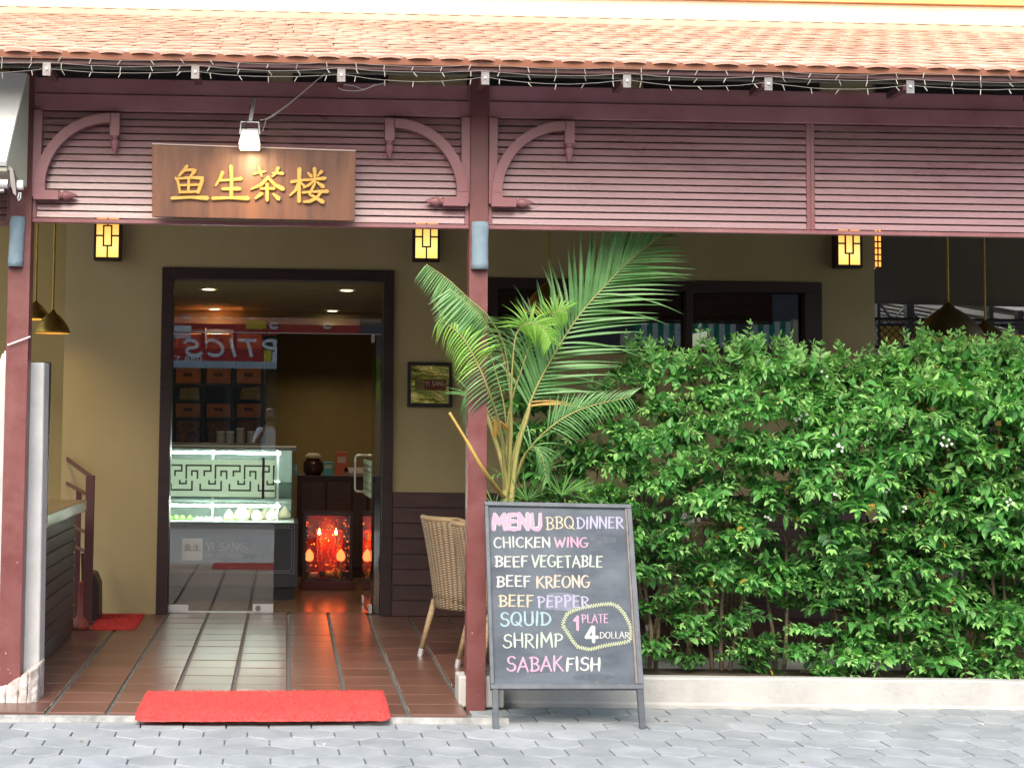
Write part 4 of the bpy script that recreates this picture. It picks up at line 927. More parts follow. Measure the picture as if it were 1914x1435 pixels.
# ================================================================== RUGS
def rug(corners, name, label, th=.012, dens=1.0, cols=RUG):
    """corners: BL, BR, TR, TL world xy"""
    bl, br, tr, tl_ = [Vector((p[0], p[1], 0)) for p in corners]; nx = int((br - bl).length / .02); ny = int((tl_ - bl).length / .02); vs = []; fs = []
    rnd = random.Random(5); mb = MB()
    for j in range(ny + 1):
        for i in range(nx + 1):
            u, v = i / nx, j / ny; p = bl * (1 - u) * (1 - v) + br * u * (1 - v) + tr * u * v + tl_ * (1 - u) * v
            edge = min(i, nx - i, j, ny - j); z = th * (.45 if edge == 0 else .9 if edge == 1 else 1.0) + rnd.uniform(-.0012, .0012)
            # rounded corners
            p = p + Vector((rnd.uniform(-.003, .003), rnd.uniform(-.004, .004), 0)); ci = min(i, nx - i); cj = min(j, ny - j)
            if ci + cj < 2: c0 = (bl + br + tr + tl_) / 4; p = p + (c0 - p).normalized() * .012 * (2 - ci - cj)
            if p.y < YE + .02: z -= .016 * min(1, (YE + .02 - p.y) / .15)
            vs.append((p.x, p.y, z))
    mb.add(vs, [(j * (nx + 1) + i, j * (nx + 1) + i + 1, (j + 1) * (nx + 1) + i + 1, (j + 1) * (nx + 1) + i) for j in range(ny) for i in range(nx)])
    border = [i for i in range(nx + 1)] + [j * (nx + 1) + nx for j in range(1, ny + 1)] + [ny * (nx + 1) + i for i in range(nx - 1, -1, -1)] + [j * (nx + 1) for j in range(ny - 1, 0, -1)]
    b0 = len(vs)
    mb.add([(vs[k][0], vs[k][1], vs[k][2] - th * .45) for k in border], []); nb2 = len(border)
    mb.f += [(border[k], b0 + k, b0 + (k + 1) % nb2, border[(k + 1) % nb2])[::-1] for k in range(nb2)]; mb.mi += [0] * nb2
    root = mb.build(name, cols); tag(root, label, 'door mat')
    # pile tufts
    tf = MB(); area = (br - bl).length * (tl_ - bl).length
    for k in range(int(area * 26000 * dens)):
        u, v = rnd.random(), rnd.random(); p = bl * (1 - u) * (1 - v) + br * u * (1 - v) + tr * u * v + tl_ * (1 - u) * v
        h_ = rnd.uniform(.004, .010); a = rnd.uniform(0, 2 * pi); w_ = .0016; dx, dy = rnd.uniform(-.006, .006), rnd.uniform(-.006, .006)
        zo_ = th + (-.016 * min(1, (YE + .02 - p.y) / .15) if p.y < YE + .02 else 0)
        tf.add([(p.x - w_ * cos(a), p.y - w_ * sin(a), zo_ - .003), (p.x + w_ * cos(a), p.y + w_ * sin(a), zo_ - .003), (p.x + dx, p.y + dy, zo_ + h_)], [(0, 1, 2)])
    stuff(tf.build('pile', cols, root)); return root
rug([G(250, 1342), G(731, 1342), G(716, 1294), G(275, 1295)], 'door_mat', 'long bright red coir mat at the edge of the porch step')
rug([G(169, 1177), G(252, 1177), G(271, 1149), G(188, 1149)], 'door_mat', 'small dark red mat in front of the wall beside the railing', dens=.6, cols=mat('red_coir_dull', (.42, .022, .018), (.5, .035, .03), scale=50, rough=.95))

# ================================================================== CHALKBOARD
Yb0 = G(926, 1362, ZP).y; lean = .30
TLc, TRc = W(905, 938, Yb0 + .40), W(1179, 943.5, Yb0 + .38); BLc = W(917, 1288, Yb0 + .055); 
bn = (BLc - TLc).cross(TRc - TLc).normalized()
if bn.y > 0: bn = -bn
op = lambda x, y: onplane(x, y, TLc, bn)
BRc = op(1203, 1288)
sbd = thing('menu_chalkboard', 'leaning black A-frame chalkboard with handwritten BBQ dinner menu in coloured chalk', 'chalkboard', (op(1060, 1362).x, Yb0, ZP))
panel = MB().slab([op(920, 1284), op(1200, 1284), op(1174, 948), op(911, 943)], -bn * .012).build('slate_panel', BOARD, sbd); panel
fq = lambda pts, name, t=.022, up=.016: bevel(MB().slab([op(*p) + bn * up for p in pts], -bn * (up + t)).build(name, BFRAME, sbd), .0025, 2)
fq([(905, 938), (1179, 943.5), (1179.5, 951), (905.5, 945.5)], 'frame_rail'); fq([(916.5, 1279), (1202.5, 1279), (1203, 1288), (917, 1288)], 'frame_rail')
fq([(905.5, 946), (912.5, 946), (923.5, 1278.5), (916.4, 1278.5)], 'frame_stile'); fq([(1171, 951), (1179.5, 951.2), (1202.4, 1278.5), (1192, 1278.5)], 'frame_stile')
# mouldings slightly worn on right
fqi = bevel(MB().slab([op(*p) + bn * .012 for p in [(1167.5, 951.5), (1170.8, 951.5), (1191.8, 1278), (1187.5, 1278)]], -bn * .02).build('inner_bead', mat('worn_bead', (.20, .165, .14), (.11, .10, .10), scale=14, rough=.7), sbd), .001, 1)
for (xa, xb, xc_, xd_) in ((920, 931, 922, 933), (1190, 1202, 1197, 1207.5)):
    l_ = [op(xa, 1288.3) + bn * .014, op(xb, 1288.3) + bn * .014]
    t0 = G(xc_, 1362, ZP); t1 = G(xd_, 1362, ZP)
    MBl = MB().hexa([t0, t1, t1 + Vector((0, .03, 0)), t0 + Vector((0, .03, 0)), l_[0], l_[1], l_[1] - bn * .03, l_[0] - bn * .03]).build('leg', BFRAME, sbd); bevel(MBl, .002, 1)
for xs in ((918, 950), (1168, 950)):   # rear legs
    a = op(*xs) - bn * .03; foot = Vector((W(926 if xs[0] < 1000 else 1199, 1340, Yb0 + .5).x, Yb0 + .5, ZP)); d_ = Vector((.010, 0, 0))
    MB().hexa([foot - d_, foot + d_, foot + d_ + Vector((0, .02, 0)), foot - d_ + Vector((0, .02, 0)), a - d_, a + d_, a + d_ + Vector((0, .02, 0)), a - d_ + Vector((0, .02, 0))]).build('rear_leg', BFRAME, sbd)
def zo(x, y, oy): return (900 + x / 6.174, oy + y / 6.174)
random.seed(11)
WORDS = [('MENU', (118, 175, 708, 382), 930, 'white', 4.6, 0.02), ('MENU', (118, 175, 708, 382), 930, 'pink', 3.3, 0.02), ('BBQ', (738, 212, 1075, 368), 930, 'cream', 1.6, .06), ('DINNER', (1092, 215, 1640, 358), 930, 'lilac', 1.75, .05),
 ('CHICKEN', (138, 450, 798, 578), 930, 'white', 1.75, .05), ('WING', (838, 452, 1232, 574), 930, 'pink', 1.75, .05), ('BEEF', (150, 664, 540, 800), 930, 'white', 2.0, .04), ('VEGETABLE', (575, 664, 1402, 806), 930, 'mint', 1.8, .05),
 ('BEEF', (168, 893, 570, 1030), 930, 'white', 2.0, .04), ('KREONG', (628, 895, 1252, 1040), 930, 'peach', 1.9, .05),
 ('BEEF', (195, 66, 605, 212), 1100, 'cream', 1.85, .04), ('PEPPER', (642, 72, 1246, 215), 1100, 'lilac', 1.75, .05), ('SQUID', (212, 262, 805, 432), 1100, 'blue', 2.0, .05), ('SHRIMP', (246, 512, 942, 682), 1100, 'mint', 1.85, .05),
 ('SABAK', (286, 775, 944, 955), 1100, 'pink', 2.0, .05), ('FISH', (972, 788, 1374, 950), 1100, 'white', 2.3, .05), ('PLATE', (1152, 288, 1465, 394), 1100, 'pink', 1.15, .05), ('1', (1062, 312, 1134, 480), 1100, 'pink', 3.0, .0), ('4', (1192, 430, 1345, 620), 1100, 'white', 3.6, .0), ('DOLLAR', (1362, 492, 1706, 572), 1100, 'white', .95, .05)]
for i, (t, (x0, y0, x1, y1), oy, col, r, j) in enumerate(WORDS):
    st_ = random.getstate()
    if i == 1: random.setstate(sv)
    sv = st_
    a = zo(x0, y0, oy); b = zo(x1, y1, oy); up = .0004 if i != 1 else .0026
    mb = word(MB(), t, (a[0] + r * .6, a[1] + r * .6, b[0] - r * .6, b[1] - r * .6), r * (.9 if i > 1 else 1), lambda x, y: op(x, y) + bn * up, bn, .0006, Yb0 / FPX, gap=.15, jit=j)
    mb.build('chalk_word', CH[col], sbd)
# smudge behind PEPPER
mb = MB(); a = [zo(x, y, 1100) for x, y in ((720, 235), (1010, 255), (1130, 190), (1080, 60), (900, 40), (770, 50))]
mb.poly([op(*p) + bn * .0001 for p in a], bn * .0002); mb.build('chalk_smudge', SMUDGE, sbd)
for (x, y, w_, h_) in ((1120, 1010, 40, 9), (1000, 1250, 60, 12), (1110, 1265, 50, 9), (1060, 1230, 28, 7)):
    mb = MB(); mb.poly([op(x + w_ * cos(a_ / 9 * 2 * pi) * random.uniform(.7, 1), y + h_ * sin(a_ / 9 * 2 * pi) * random.uniform(.6, 1)) + bn * .00012 for a_ in range(9)][::-1], bn * .00015); mb.build('chalk_smudge', mat('wiped_chalk', (.085, .100, .122), (.058, .070, .088), scale=22, rough=.95) if 'wiped_chalk' not in bpy.data.materials else bpy.data.materials['wiped_chalk'], sbd)
# scalloped loop round the price
loop = [(940, 390), (985, 290), (1060, 250), (1150, 222), (1270, 198), (1380, 180), (1490, 172), (1570, 200), (1645, 285), (1690, 370), (1722, 440), (1722, 520), (1715, 595), (1630, 622), (1500, 640), (1400, 660), (1250, 700), (1110, 670), (1050, 600), (990, 500), (945, 440)]
mb = MB(); pts = []
for i in range(len(loop)):
    a = Vector((*loop[i], 0)); b = Vector((*loop[(i + 1) % len(loop)], 0)); m_ = max(2, int((b - a).length / 13))
    for k in range(m_): pts.append(a + (b - a) * k / m_)
k = 0
for i, p in enumerate(pts):
    q2 = pts[(i + 1) % len(pts)]; d = (q2 - p).normalized(); nn2 = Vector((-d.y, d.x, 0)); s1 = 1 if i % 2 else -1
    a = p + nn2 * 18 * s1; b = p - nn2 * 18 * s1 + d * 12
    mb.ribbon([(op(*zo(a.x, a.y, 1100)) + bn * (.0003 + .00012 * (k % 7)), 0.85 * Yb0 / FPX), (op(*zo(b.x, b.y, 1100)) + bn * (.0003 + .00012 * (k % 7)), .85 * Yb0 / FPX)], bn, .0005, dome=False); k += 1
mb.build('chalk_loop', CH['lime'], sbd)

# ================================================================== CHAIRS
def chair(label, loc, rot, group='wicker armchairs'):
    t = thing('wicker_armchair', label, 'armchair', (0, 0, 0), group)
    # shell: U shape open toward +Y (front), height varies
    n = 28; m1 = 8; vs = []; fs = []
    for i in range(n + 1):
        a = radians(-90 - 128 + 256 * i / n); f_ = abs((i / n) - .5) * 2     # 0 at back, 1 at arm fronts
        topz = .88 - .24 * max(0, f_ - .28) / .72 * (1 if f_ < 1 else 1) - .0
        topz = .88 if f_ < .28 else .88 - .24 * (1 - cos(min(1, (f_ - .28) / .5) * pi)) / 2
        for j in range(m1 + 1):
            z = .36 + (topz - .36) * j / m1; fl_ = 1 + .17 * (j / m1) ** 1.6; rx, ry = .255 * fl_, .25 * fl_
            vs.append((rx * cos(a) * (1.0), ry * sin(a) - (.05 * (j / m1) if f_ < .4 else 0.0), z))
    for i in range(n):
        for j in range(m1): fs.append((i * (m1 + 1) + j, (i + 1) * (m1 + 1) + j, (i + 1) * (m1 + 1) + j + 1, i * (m1 + 1) + j + 1))
    o = MB().add(vs, fs).build('backrest', WICK, t, smooth=True); s_ = o.modifiers.new('t', 'SOLIDIFY'); s_.thickness = .028; s_.offset = 0
    rimp = [Vector(vs[i * (m1 + 1) + m1]) for i in range(n + 1)]
    MB().tube(rimp, .019, 8).build('rim', CANE, t, smooth=True)
    mb = MB(); mb.lathe([(.0001, .44), (.22, .44), (.262, .43), (.268, .40), (.265, .33), (.25, .315), (.0001, .315)], 28); mb.build('seat', WICK, t, smooth=True)
    for sx_, sy_ in ((-1, -1), (1, -1), (-1, 1), (1, 1)):
        a_ = Vector((.185 * sx_, .18 * sy_, .36)); b2 = Vector((.235 * sx_, .245 * sy_, .045)); l_ = MB().tube([a_, b2], [.020, .017], 10).build('leg', CANE, t, smooth=True)
        MB().tube([b2 + Vector((0, 0, .003)), b2 + Vector((.006 * sx_, .008 * sy_, -.045))], [.0185, .0175], 10).build('metal_foot', CHROME, l_)
    t.location = loc; t.rotation_euler = (0, 0, rot); return t
A_ = chair('wicker armchair left of the middle column, further back of the two, seen from behind', (1.20, 10.22, 0), radians(-58))
def cpy(label, loc, rot):
    c = copy_tree(A_); c.location = loc; c.rotation_euler = (0, 0, rot); tag(c, label); return c
cpy('nearer wicker armchair partly hidden by the middle column', (1.34, 9.66, 0), radians(-80))
cpy('wicker armchair behind the hedge left of centre', (2.62, 10.1, 0), radians(15))
cpy('wicker armchair behind the middle of the hedge', (3.72, 10.15, 0), radians(-8))
cpy('wicker armchair behind the right part of the hedge', (4.75, 10.5, 0), radians(20))
cpy('wicker armchair pulled up to the far side of the table behind the hedge', (2.3, 11.75, 0), radians(200))
# tables behind the hedge
def table(x, y, label, cloth=True):
    t = thing('dining_table', label, 'table', (x, y, 0), 'tables behind the hedge')
    bevel(MB().box(x - .42, x + .42, y - .4, y + .4, .72, .75).build('tabletop', mat('table_top', (.10, .045, .03), None, rough=.3), t), .004)
    MB().tube([(x, y, .03), (x, y, .72)], .035, 10).build('pedestal', DARKW, t); MB().lathe([(.0001, .04), (.24, .03), (.26, 0)], 20, Matrix.Translation((x, y, 0))).build('base', DARKW, t)
table(2.75, 11.0, 'dark square dining table behind the left part of the hedge'); table(4.3, 11.2, 'dark square dining table behind the right part of the hedge'); table(1.95, 10.55, 'dark square dining table beside the two wicker armchairs')
def napkin(x, y, label):
    t = thing('napkin_dispenser', label, 'napkin holder', (x, y, .75)); bevel(MB().box(x - .07, x + .07, y - .05, y + .05, .751, .86).build('box', WHITEP, t), .006); MB().hexa([(x - .05, y - .01, .86), (x + .05, y - .01, .86), (x + .05, y + .01, .86), (x - .05, y + .01, .86), (x - .04, y - .03, .91), (x + .04, y - .02, .9), (x + .045, y, .9), (x - .035, y - .01, .91)]).build('napkin', WHITEP, t)
napkin(2.72, 10.85, 'white napkin box glimpsed through a gap in the hedge'); napkin(4.15, 11.0, 'white napkin box behind the right part of the hedge')

# ================================================================== LEFT COUNTER + RAILING
ct = thing('service_counter', 'dark slatted wooden counter with a thick worktop running along the left side', 'counter', (-1.5, 10, 0))
Xc = -1.455
Y0c, Y1c = 9.05, 11.3
ztop_ = CAMZ - (935 - 786) / FPX * 11.3
n_s = 9
for k in range(n_s):
    z0 = .02 + k * (ztop_ - .10) / n_s; bevel(MB().box(Xc - .02, Xc, Y0c, Y1c - .1, z0 + .002, z0 + (ztop_ - .10) / n_s - .006).build('front_board', WAINS, ct), .003, 1)
MB().box(-2.1, Xc - .012, Y0c, Y1c - .1, 0, ztop_ - .09).build('carcass', DARKW, ct)
bevel(MB().box(-2.1, Xc + .06, Y0c - .25, Y1c, ztop_ - .075, ztop_).build('worktop', mat('worktop_wood', (.22, .16, .09), (.15, .10, .055), scale=4, rough=.28, stretch=(1, .3, 1)), ct), .005)
MB().box(Xc - .14, Xc - .03, Y1c - .095, Y1c - .01, 0, ztop_ - .08).build('corner_post', DARKW, ct)
mn = tag(bevel(MB().box(-1.60, -1.48, 9.5, 9.68, ztop_ + .001, ztop_ + .010).build('menu_card', mat('brown_card', (.22, .05, .03), None, rough=.4)), .001, 1), 'small reddish menu card lying on the counter worktop', 'menu')
rl = thing('stair_railing', 'dark maroon stair railing beside the wall left of the door', 'railing', W(165, 1170, 11.6))
Yr = 11.75
a, b = W(122, 852, Yr + .75), W(175, 892, Yr)
def bar(p, q_, t, name): 
    d = (q_ - p); s_ = Vector((t, 0, 0)); u_ = Vector((0, t * .5, 0)); return bevel(MB().hexa([p - s_ - u_, p + s_ - u_, p + s_ + u_, p - s_ + u_, q_ - s_ - u_, q_ + s_ - u_, q_ + s_ + u_, q_ - s_ + u_]).build(name, mat('railing_paint', (.085, .028, .03), None, rough=.45) if 'railing_paint' not in bpy.data.materials else bpy.data.materials['railing_paint'], rl), .003, 1)
def rail(p, q_, t=.018, name='rail'):
    z_ = Vector((0, 0, t)); y_ = Vector((0, t, 0)); return bevel(MB().hexa([p - z_ - y_, q_ - z_ - y_, q_ - z_ + y_, p - z_ + y_, p + z_ - y_, q_ + z_ - y_, q_ + z_ + y_, p + z_ + y_]).build(name, bpy.data.materials['railing_paint'], rl), .003, 1)
base_ = G(163, 1175, 0); pb = Vector((W(169, 900, Yr).x, Yr, 0)); bar(pb, Vector((pb.x, Yr, W(169, 888, Yr).z)), .032, 'post')
pb2 = Vector((W(121, 880, Yr + .75).x, Yr + .75, .4)); bar(pb2, Vector((pb2.x, Yr + .75, W(121, 855, Yr + .75).z)), .02, 'post')
rail(W(119, 853, Yr + .75), W(173, 893, Yr)); rail(W(119, 900, Yr + .75), W(160, 922, Yr), .014)
for y in (955, 997, 1033): rail(W(140, y - 12, Yr + .3), W(166, y, Yr), .013)
bar(Vector((W(148, 900, Yr + .35).x, Yr + .35, 0)), Vector((W(148, 900, Yr + .35).x, Yr + .35, .95)), .02, 'post')
bar(Vector((W(158, 900, Yr - .1).x, Yr + .1, 0)), Vector((W(158, 900, Yr + .1).x, Yr + .1, .5)), .015, 'post')
tag(bevel(MB().poly([W(160, 1178, Yr + .2), W(184, 1158, Yr + .2), W(184, 1092, Yr + .2), W(176, 1072, Yr + .2), W(160, 1068, Yr + .2)], (0, .25, 0)).build('stair_stringer', DARKW), .01), 'dark rounded stair end block behind the railing foot', 'stair block')
bo = MB(); c_ = W(150, 1168, 11.45); bo.lathe([(.0001, 0), (.06, 0), (.064, .03), (.05, .06), (.022, .10), (.018, .32), (.022, .33), (.0001, .34)], 14, Matrix.Translation((c_.x, c_.y, 0))); tag(bo.build('fire_extinguisher', mat('faded_red', (.30, .05, .03), (.2, .06, .05), scale=12), smooth=True), 'slim dull red bottle standing at the foot of the railing', 'bottle')

# ================================================================== SHOWCASE
sc_ = thing('display_case', 'brightly lit refrigerated glass display case inside the doorway', 'display case', (0, 0, 0))
Ys = 13.45; sx0, sx1 = W(300, 900, Ys).x, W(552, 900, Ys).x; sz0, sz1 = W(400, 976, Ys).z, W(400, 834, Ys).z; sd_ = .75
xf = sx1 - .05
bevel(MB().box(sx0, sx1 + .03, Ys, Ys + sd_, .10, sz0 - .002).build('base', mat('case_base', (.045, .045, .055), (.06, .06, .07), scale=6, rough=.35), sc_), .005)
MB().box(sx0 + .03, sx1, Ys + .04, Ys + sd_, .004, .098).build('plinth', BLACKP, sc_)
GRL = mat('grey_line', (.26, .26, .27), None)
zb0, zb1 = W(400, 1070, Ys).z, W(400, 980, Ys).z; xr_ = sx1 - .0
mb = MB()
for off in (0, .022):
    a, b, c, d = sx0 + .02, xr_ - off, zb0 + off, zb1 - off
    mb.box(a, b, Ys - .0015, Ys - .0004, c, c + .004); mb.box(a, b, Ys - .0015, Ys - .0004, d - .004, d); mb.box(b - .004, b, Ys - .0015, Ys - .0004, c + .004, d - .004)
for k in range(46):
    x = sx0 + .03 + k * .023
    if x < xr_ - .03: mb.box(x, x + .011, Ys - .0015, Ys - .0004, zb0 + .009, zb0 + .018); mb.box(x, x + .011, Ys - .0015, Ys - .0004, zb1 - .018, zb1 - .009)
mb.build('key_border', GRL, sc_)
MB().box(sx0, sx1, Ys + .002, Ys + .008, sz0, sz1 - .03).build('front_glass', CGLASS, sc_)
MB().box(sx1 - .006, sx1, Ys + .012, Ys + sd_, sz0, sz1 - .03).build('side_glass', CGLASS, sc_)
bevel(MB().box(sx0, sx1 + .005, Ys, Ys + sd_, sz1 - .028, sz1).build('top', mat('case_top', (.25, .26, .26), None, rough=.3), sc_), .004)
MB().box(sx0, sx1 - .03, Ys + sd_ - .03, Ys + sd_, sz0, sz1 - .03).build('back_panel', mat('case_back', (.32, .40, .36), None, rough=.4), sc_)
TUBE = emis('led_tube', (.90, 1, .92), 42)
for py, nm in ((846, 'a'), (945, 'b')):
    z = W(400, py, Ys).z; MB().tube([(sx0 + .02, Ys + .05, z), (W(524, 845, Ys).x, Ys + .05, z)], .008, 8).build('light_tube_and_glint', TUBE, sc_)
for py in (899,): z = W(400, py, Ys).z; sh = MB().box(sx0 + .02, sx1 - .03, Ys + .03, Ys + sd_ - .05, z - .006, z).build('shelf', CGLASS, sc_)
z = W(400, 938, Ys).z; MB().box(sx0 + .02, sx1 - .03, Ys + .03, Ys + sd_ - .05, z - .004, z + .002).build('shelf', mat('shelf_white', (.6, .66, .62), None, rough=.4), sc_)
for py in (899,):
    z = W(400, py, Ys).z; mb = MB()
    MB().tube([(sx0 + .02, Ys + .04, z + .001), (W(524, 845, Ys).x, Ys + .04, z + .001)], .003, 6).build('light_tube_and_glint', emis('shelf_glint', (.80, 1, .90), 4), sc_)  # glowing strip stands in for the tubes' dotted reflection along the shelf
for x in (397, 519): xx = W(x, 900, Ys).x; MB().box(xx - .008, xx + .008, Ys + .06, Ys + .075, sz0, sz1 - .03).build('upright', WHITEP, sc_)
MB().box(sx0, sx1 - .008, Ys + .01, Ys + sd_ - .04, sz0 + .0, sz0 + .006).build('tray', mat('tray', (.55, .60, .56), None, rough=.4), sc_)
BUN = mat('bun_dough', (.78, .74, .56), (.82, .66, .48), scale=9, rough=.6); FRU = mat('green_fruit', (.12, .26, .04), (.20, .33, .08), scale=14, rough=.4); PALEB = mat('steamed_white', (.74, .78, .70), None, rough=.6)
def blob(px, py, rpx, Y, name, label, cat, m_, grp, peak=.0, hs=1.):
    c = W(px, py, Y); r = rpx / FPX * Y
    prof = [(.0001, 0), (r * .7, 0), (r, r * .35 * hs), (r * .97, r * .65 * hs), (r * .75, r * 1.1 * hs), (r * .42, r * (1.38) * hs + peak * r * .2), (r * .12, r * 1.5 * hs + peak * r * .45), (.0001, r * 1.55 * hs + peak * r * .5)]
    return tag(MB().lathe(prof, 16, Matrix.Translation((c.x, c.y, sz0 + .007))).build(name, m_, smooth=True), label, cat, grp)
for i, (x, r, l_) in enumerate([(428, 10, 'steamed peach bun, leftmost of the big pale buns in the case'), (452, 15, 'largest pointed peach bun in the middle of the display case'), (480, 12, 'round pale bun right of the largest bun in the case'), (509, 13, 'round pale bun under the door handle in the case')]): blob(x, 970, r, Ys + .28, 'peach_bun', l_, 'bun', BUN, 'steamed buns in the display case', 1.0 if i < 2 else .3)
for x, w_ in ((532, 'rightmost'), (470, 'leftmost'), (497, 'middle')): blob(x, 970, 12, Ys + .5, 'peach_bun', w_ + ' pale bun of the back row in the display case', 'bun', BUN, 'steamed buns in the display case', .8)
for x, w_ in ((318, 'leftmost'), (329, 'second from the left'), (341, 'third from the left'), (355, 'rightmost')): blob(x, 970, 6.2, Ys + .18, 'green_fruit', 'small green fruit, %s of four in the case' % w_, 'fruit', FRU, 'green fruit in the display case')
for x, w_ in ((368, 'first'), (376, 'second'), (386, 'third'), (394, 'fourth'), (404, 'fifth'), (411, 'last')): blob(x, 972, 4.2, Ys + .2, 'steamed_dumpling', '%s small white dumpling from the left between green fruit and big buns' % w_, 'dumpling', PALEB, 'small dumplings in the display case')
for x, w_ in ((424, 'left'), (443, 'middle'), (460, 'right')): blob(x, 973, 4.5, Ys + .14, 'green_fruit', 'small green fruit on the %s in front of the big buns' % w_, 'fruit', FRU, 'green fruit in the display case')

# ================================================================== SHELVES WITH PACKAGES
ysh = 16.4; sv_ = thing('wall_shelving', 'dark wall shelving unit with orange packages behind the display case', 'shelving', W(400, 830, ysh))
x0, x1 = W(300, 700, ysh).x, W(497, 700, ysh).x; z1_, z0_ = W(400, 612, ysh).z, W(400, 830, ysh).z
SHW = mat('shelf_dark', (.03, .032, .04), None, rough=.5)
MB().box(x0, x1, ysh + .32, ysh + .34, z0_, z1_).build('back_board', SHW, sv_)
colx = [W(x, 700, ysh).x for x in (317, 380, 437, 492)]
for x in colx: MB().box(x - .012, x + .012, ysh, ysh + .319, z0_, z1_).build('divider', SHW, sv_)
rows_y = [652, 717, 780, 828]
for y in rows_y:
    z = W(400, y, ysh).z; MB().box(x0, x1, ysh - .002, ysh + .318, z - .02, z).build('shelf_board', SHW, sv_)
PKO = mat('orange_pack', (.95, .30, .06), (.88, .22, .04), scale=14, rough=.4); PKY = mat('yellow_pack', (.55, .40, .06), (.3, .2, .05), scale=20, rough=.4)
names_r = ['top', 'second', 'third', 'bottom']; names_c = ['left', 'middle', 'right']
for ri, (y, h_) in enumerate(zip(rows_y[:3], (30, 29, 27))):
    for ci, x in enumerate((352, 409, 465)):
        yy = [645, 709, 775][ri]; p = W(x, yy, ysh + .05); w_ = .125; t_ = thing('orange_package', 'orange printed box on the %s shelf in the %s column behind the glass' % (names_r[ri], names_c[ci]), 'package', p, 'orange packages on the shelves')
        zz = W(x, rows_y[ri], ysh).z; hh = W(x, yy - 21, ysh + .05).z - zz
        bevel(MB().box(p.x - w_, p.x + w_, ysh + .03, ysh + .16, zz + .001, zz + hh).build('box', PKO, t_), .003, 1)
        MB().box(p.x - .05, p.x + .04, ysh + .028, ysh + .0298, zz + hh * .45, zz + hh * .7).build('label', mat('dark_print', (.25, .05, .01), None), t_)
        if (ri, ci) in ((1, 0), (1, 2), (2, 1)): pass
for ci, x in enumerate((352, 409, 465)):
    p = W(x, 800, ysh + .02); t_ = thing('patterned_packet', 'dull orange patterned packet on the bottom shelf in the %s column' % names_c[ci], 'package', p, 'packets on the bottom shelf'); zz = W(x, 828, ysh).z; hh = W(x, 785, ysh).z
    bevel(MB().box(p.x - .12, p.x + .12, ysh + .04, ysh + .12, zz + .001, hh).build('bag', mat('patterned_orange', (.50, .15, .05), (.10, .06, .05), scale=22, rough=.5) if 'patterned_orange' not in bpy.data.materials else bpy.data.materials['patterned_orange'], t_), .01)
for (x, y, l_) in ((352, 737, 'crumpled yellow packet on the third shelf in the left column'), (466, 737, 'yellow packet on the third shelf in the right column')):
    p = W(x, y + 6, ysh - .1); tag(bevel(MB().hexa([(p.x - .1, ysh - .03, W(x, 747, ysh).z), (p.x + .11, ysh - .03, W(x, 747, ysh).z), (p.x + .11, ysh - .01, W(x, 747, ysh).z), (p.x - .1, ysh - .01, W(x, 747, ysh).z), (p.x - .08, ysh - .05, W(x, 726, ysh).z), (p.x + .10, ysh - .04, W(x, 724, ysh).z), (p.x + .09, ysh - .02, W(x, 724, ysh).z), (p.x - .09, ysh - .01, W(x, 726, ysh).z)]).build('yellow_packet', PKY), .004), l_, 'packet')
    pz = W(x, 747, ysh).z; MB().box(p.x - .13, p.x + .13, ysh - .06, ysh - .001, pz - .012, pz - .001).build('shelf_ledge', SHW, sv_)
for i, x in enumerate((412, 430, 449, 470)):
    Yj2 = 15.2; p = W(x, 828, Yj2); r = 8 / FPX * Yj2; hh = W(x, 808 - (6 if i == 2 else 0), Yj2).z - p.z; t_ = thing('storage_tin', 'grey tin, number %s from the left behind the display case' % ('one', 'two', 'three', 'four')[i], 'tin', p, 'row of grey tins')
    t_['label'] = ('leftmost grey tin of the row behind the display case', 'second grey tin from the left behind the display case', 'tallest grey tin of the row behind the display case', 'rightmost grey tin beside the reflected photographer')[i]
    MB().lathe([(.0001, 0), (r, 0), (r, hh), (.0001, hh)], 16, Matrix.Translation(p)).build('can', mat('tin_grey', (.30, .29, .28), (.2, .2, .2), scale=30, rough=.4) if 'tin_grey' not in bpy.data.materials else bpy.data.materials['tin_grey'], t_); MB().lathe([(.0001, .012), (r * 1.04, .012), (r * 1.04, 0)], 16, Matrix.Translation(p + Vector((0, 0, hh)))).build('lid', CHROME, t_)
# low back counter holding the tins
zt3 = W(430, 829, 15.2).z
tag(bevel(MB().box(W(300, 830, 15.2).x, W(510, 830, 15.2).x, 15.0, 15.5, 0.004, zt3).build('back_counter', SHW), .004), 'dark back counter standing under the shelving', 'counter')

# ================================================================== CABINET + ITEMS, ALTAR
Yk = 15.4
kx0, kx1 = W(556, 900, Yk).x, W(712, 900, Yk).x; kz1 = W(630, 889, Yk).z
cab = thing('dark_cabinet', 'dark wooden cabinet behind the red altar at the back of the hall', 'cabinet', (kx0, Yk, 0))
bevel(MB().box(kx0, kx1, Yk, Yk + .5, .005, kz1).build('carcass', DARKW, cab), .004)
for k in range(3):
    a = kx0 + .03 + k * (kx1 - kx0 - .06) / 3; bevel(MB().box(a + .01, a + (kx1 - kx0 - .06) / 3 - .01, Yk - .015, Yk - .001, .1, kz1 - .06).build('cabinet_door', WAINS, cab), .003, 1)
p = W(585, 889, Yk + .15); t_ = thing('glass_jar', 'dark round jar with a pale lid on the cabinet', 'jar', p)
MB().lathe([(.0001, 0), (.07, 0), (.095, .05), (.095, .12), (.06, .165)], 18, Matrix.Translation(p)).build('jar_body', mat('dark_jar', (.05, .025, .015), None, rough=.1), t_, smooth=True); MB().lathe([(.06, .165), (.08, .17), (.08, .19), (.05, .215), (.0001, .22)], 18, Matrix.Translation(p)).build('lid', mat('pale_lid', (.5, .45, .3), None), t_, smooth=True)
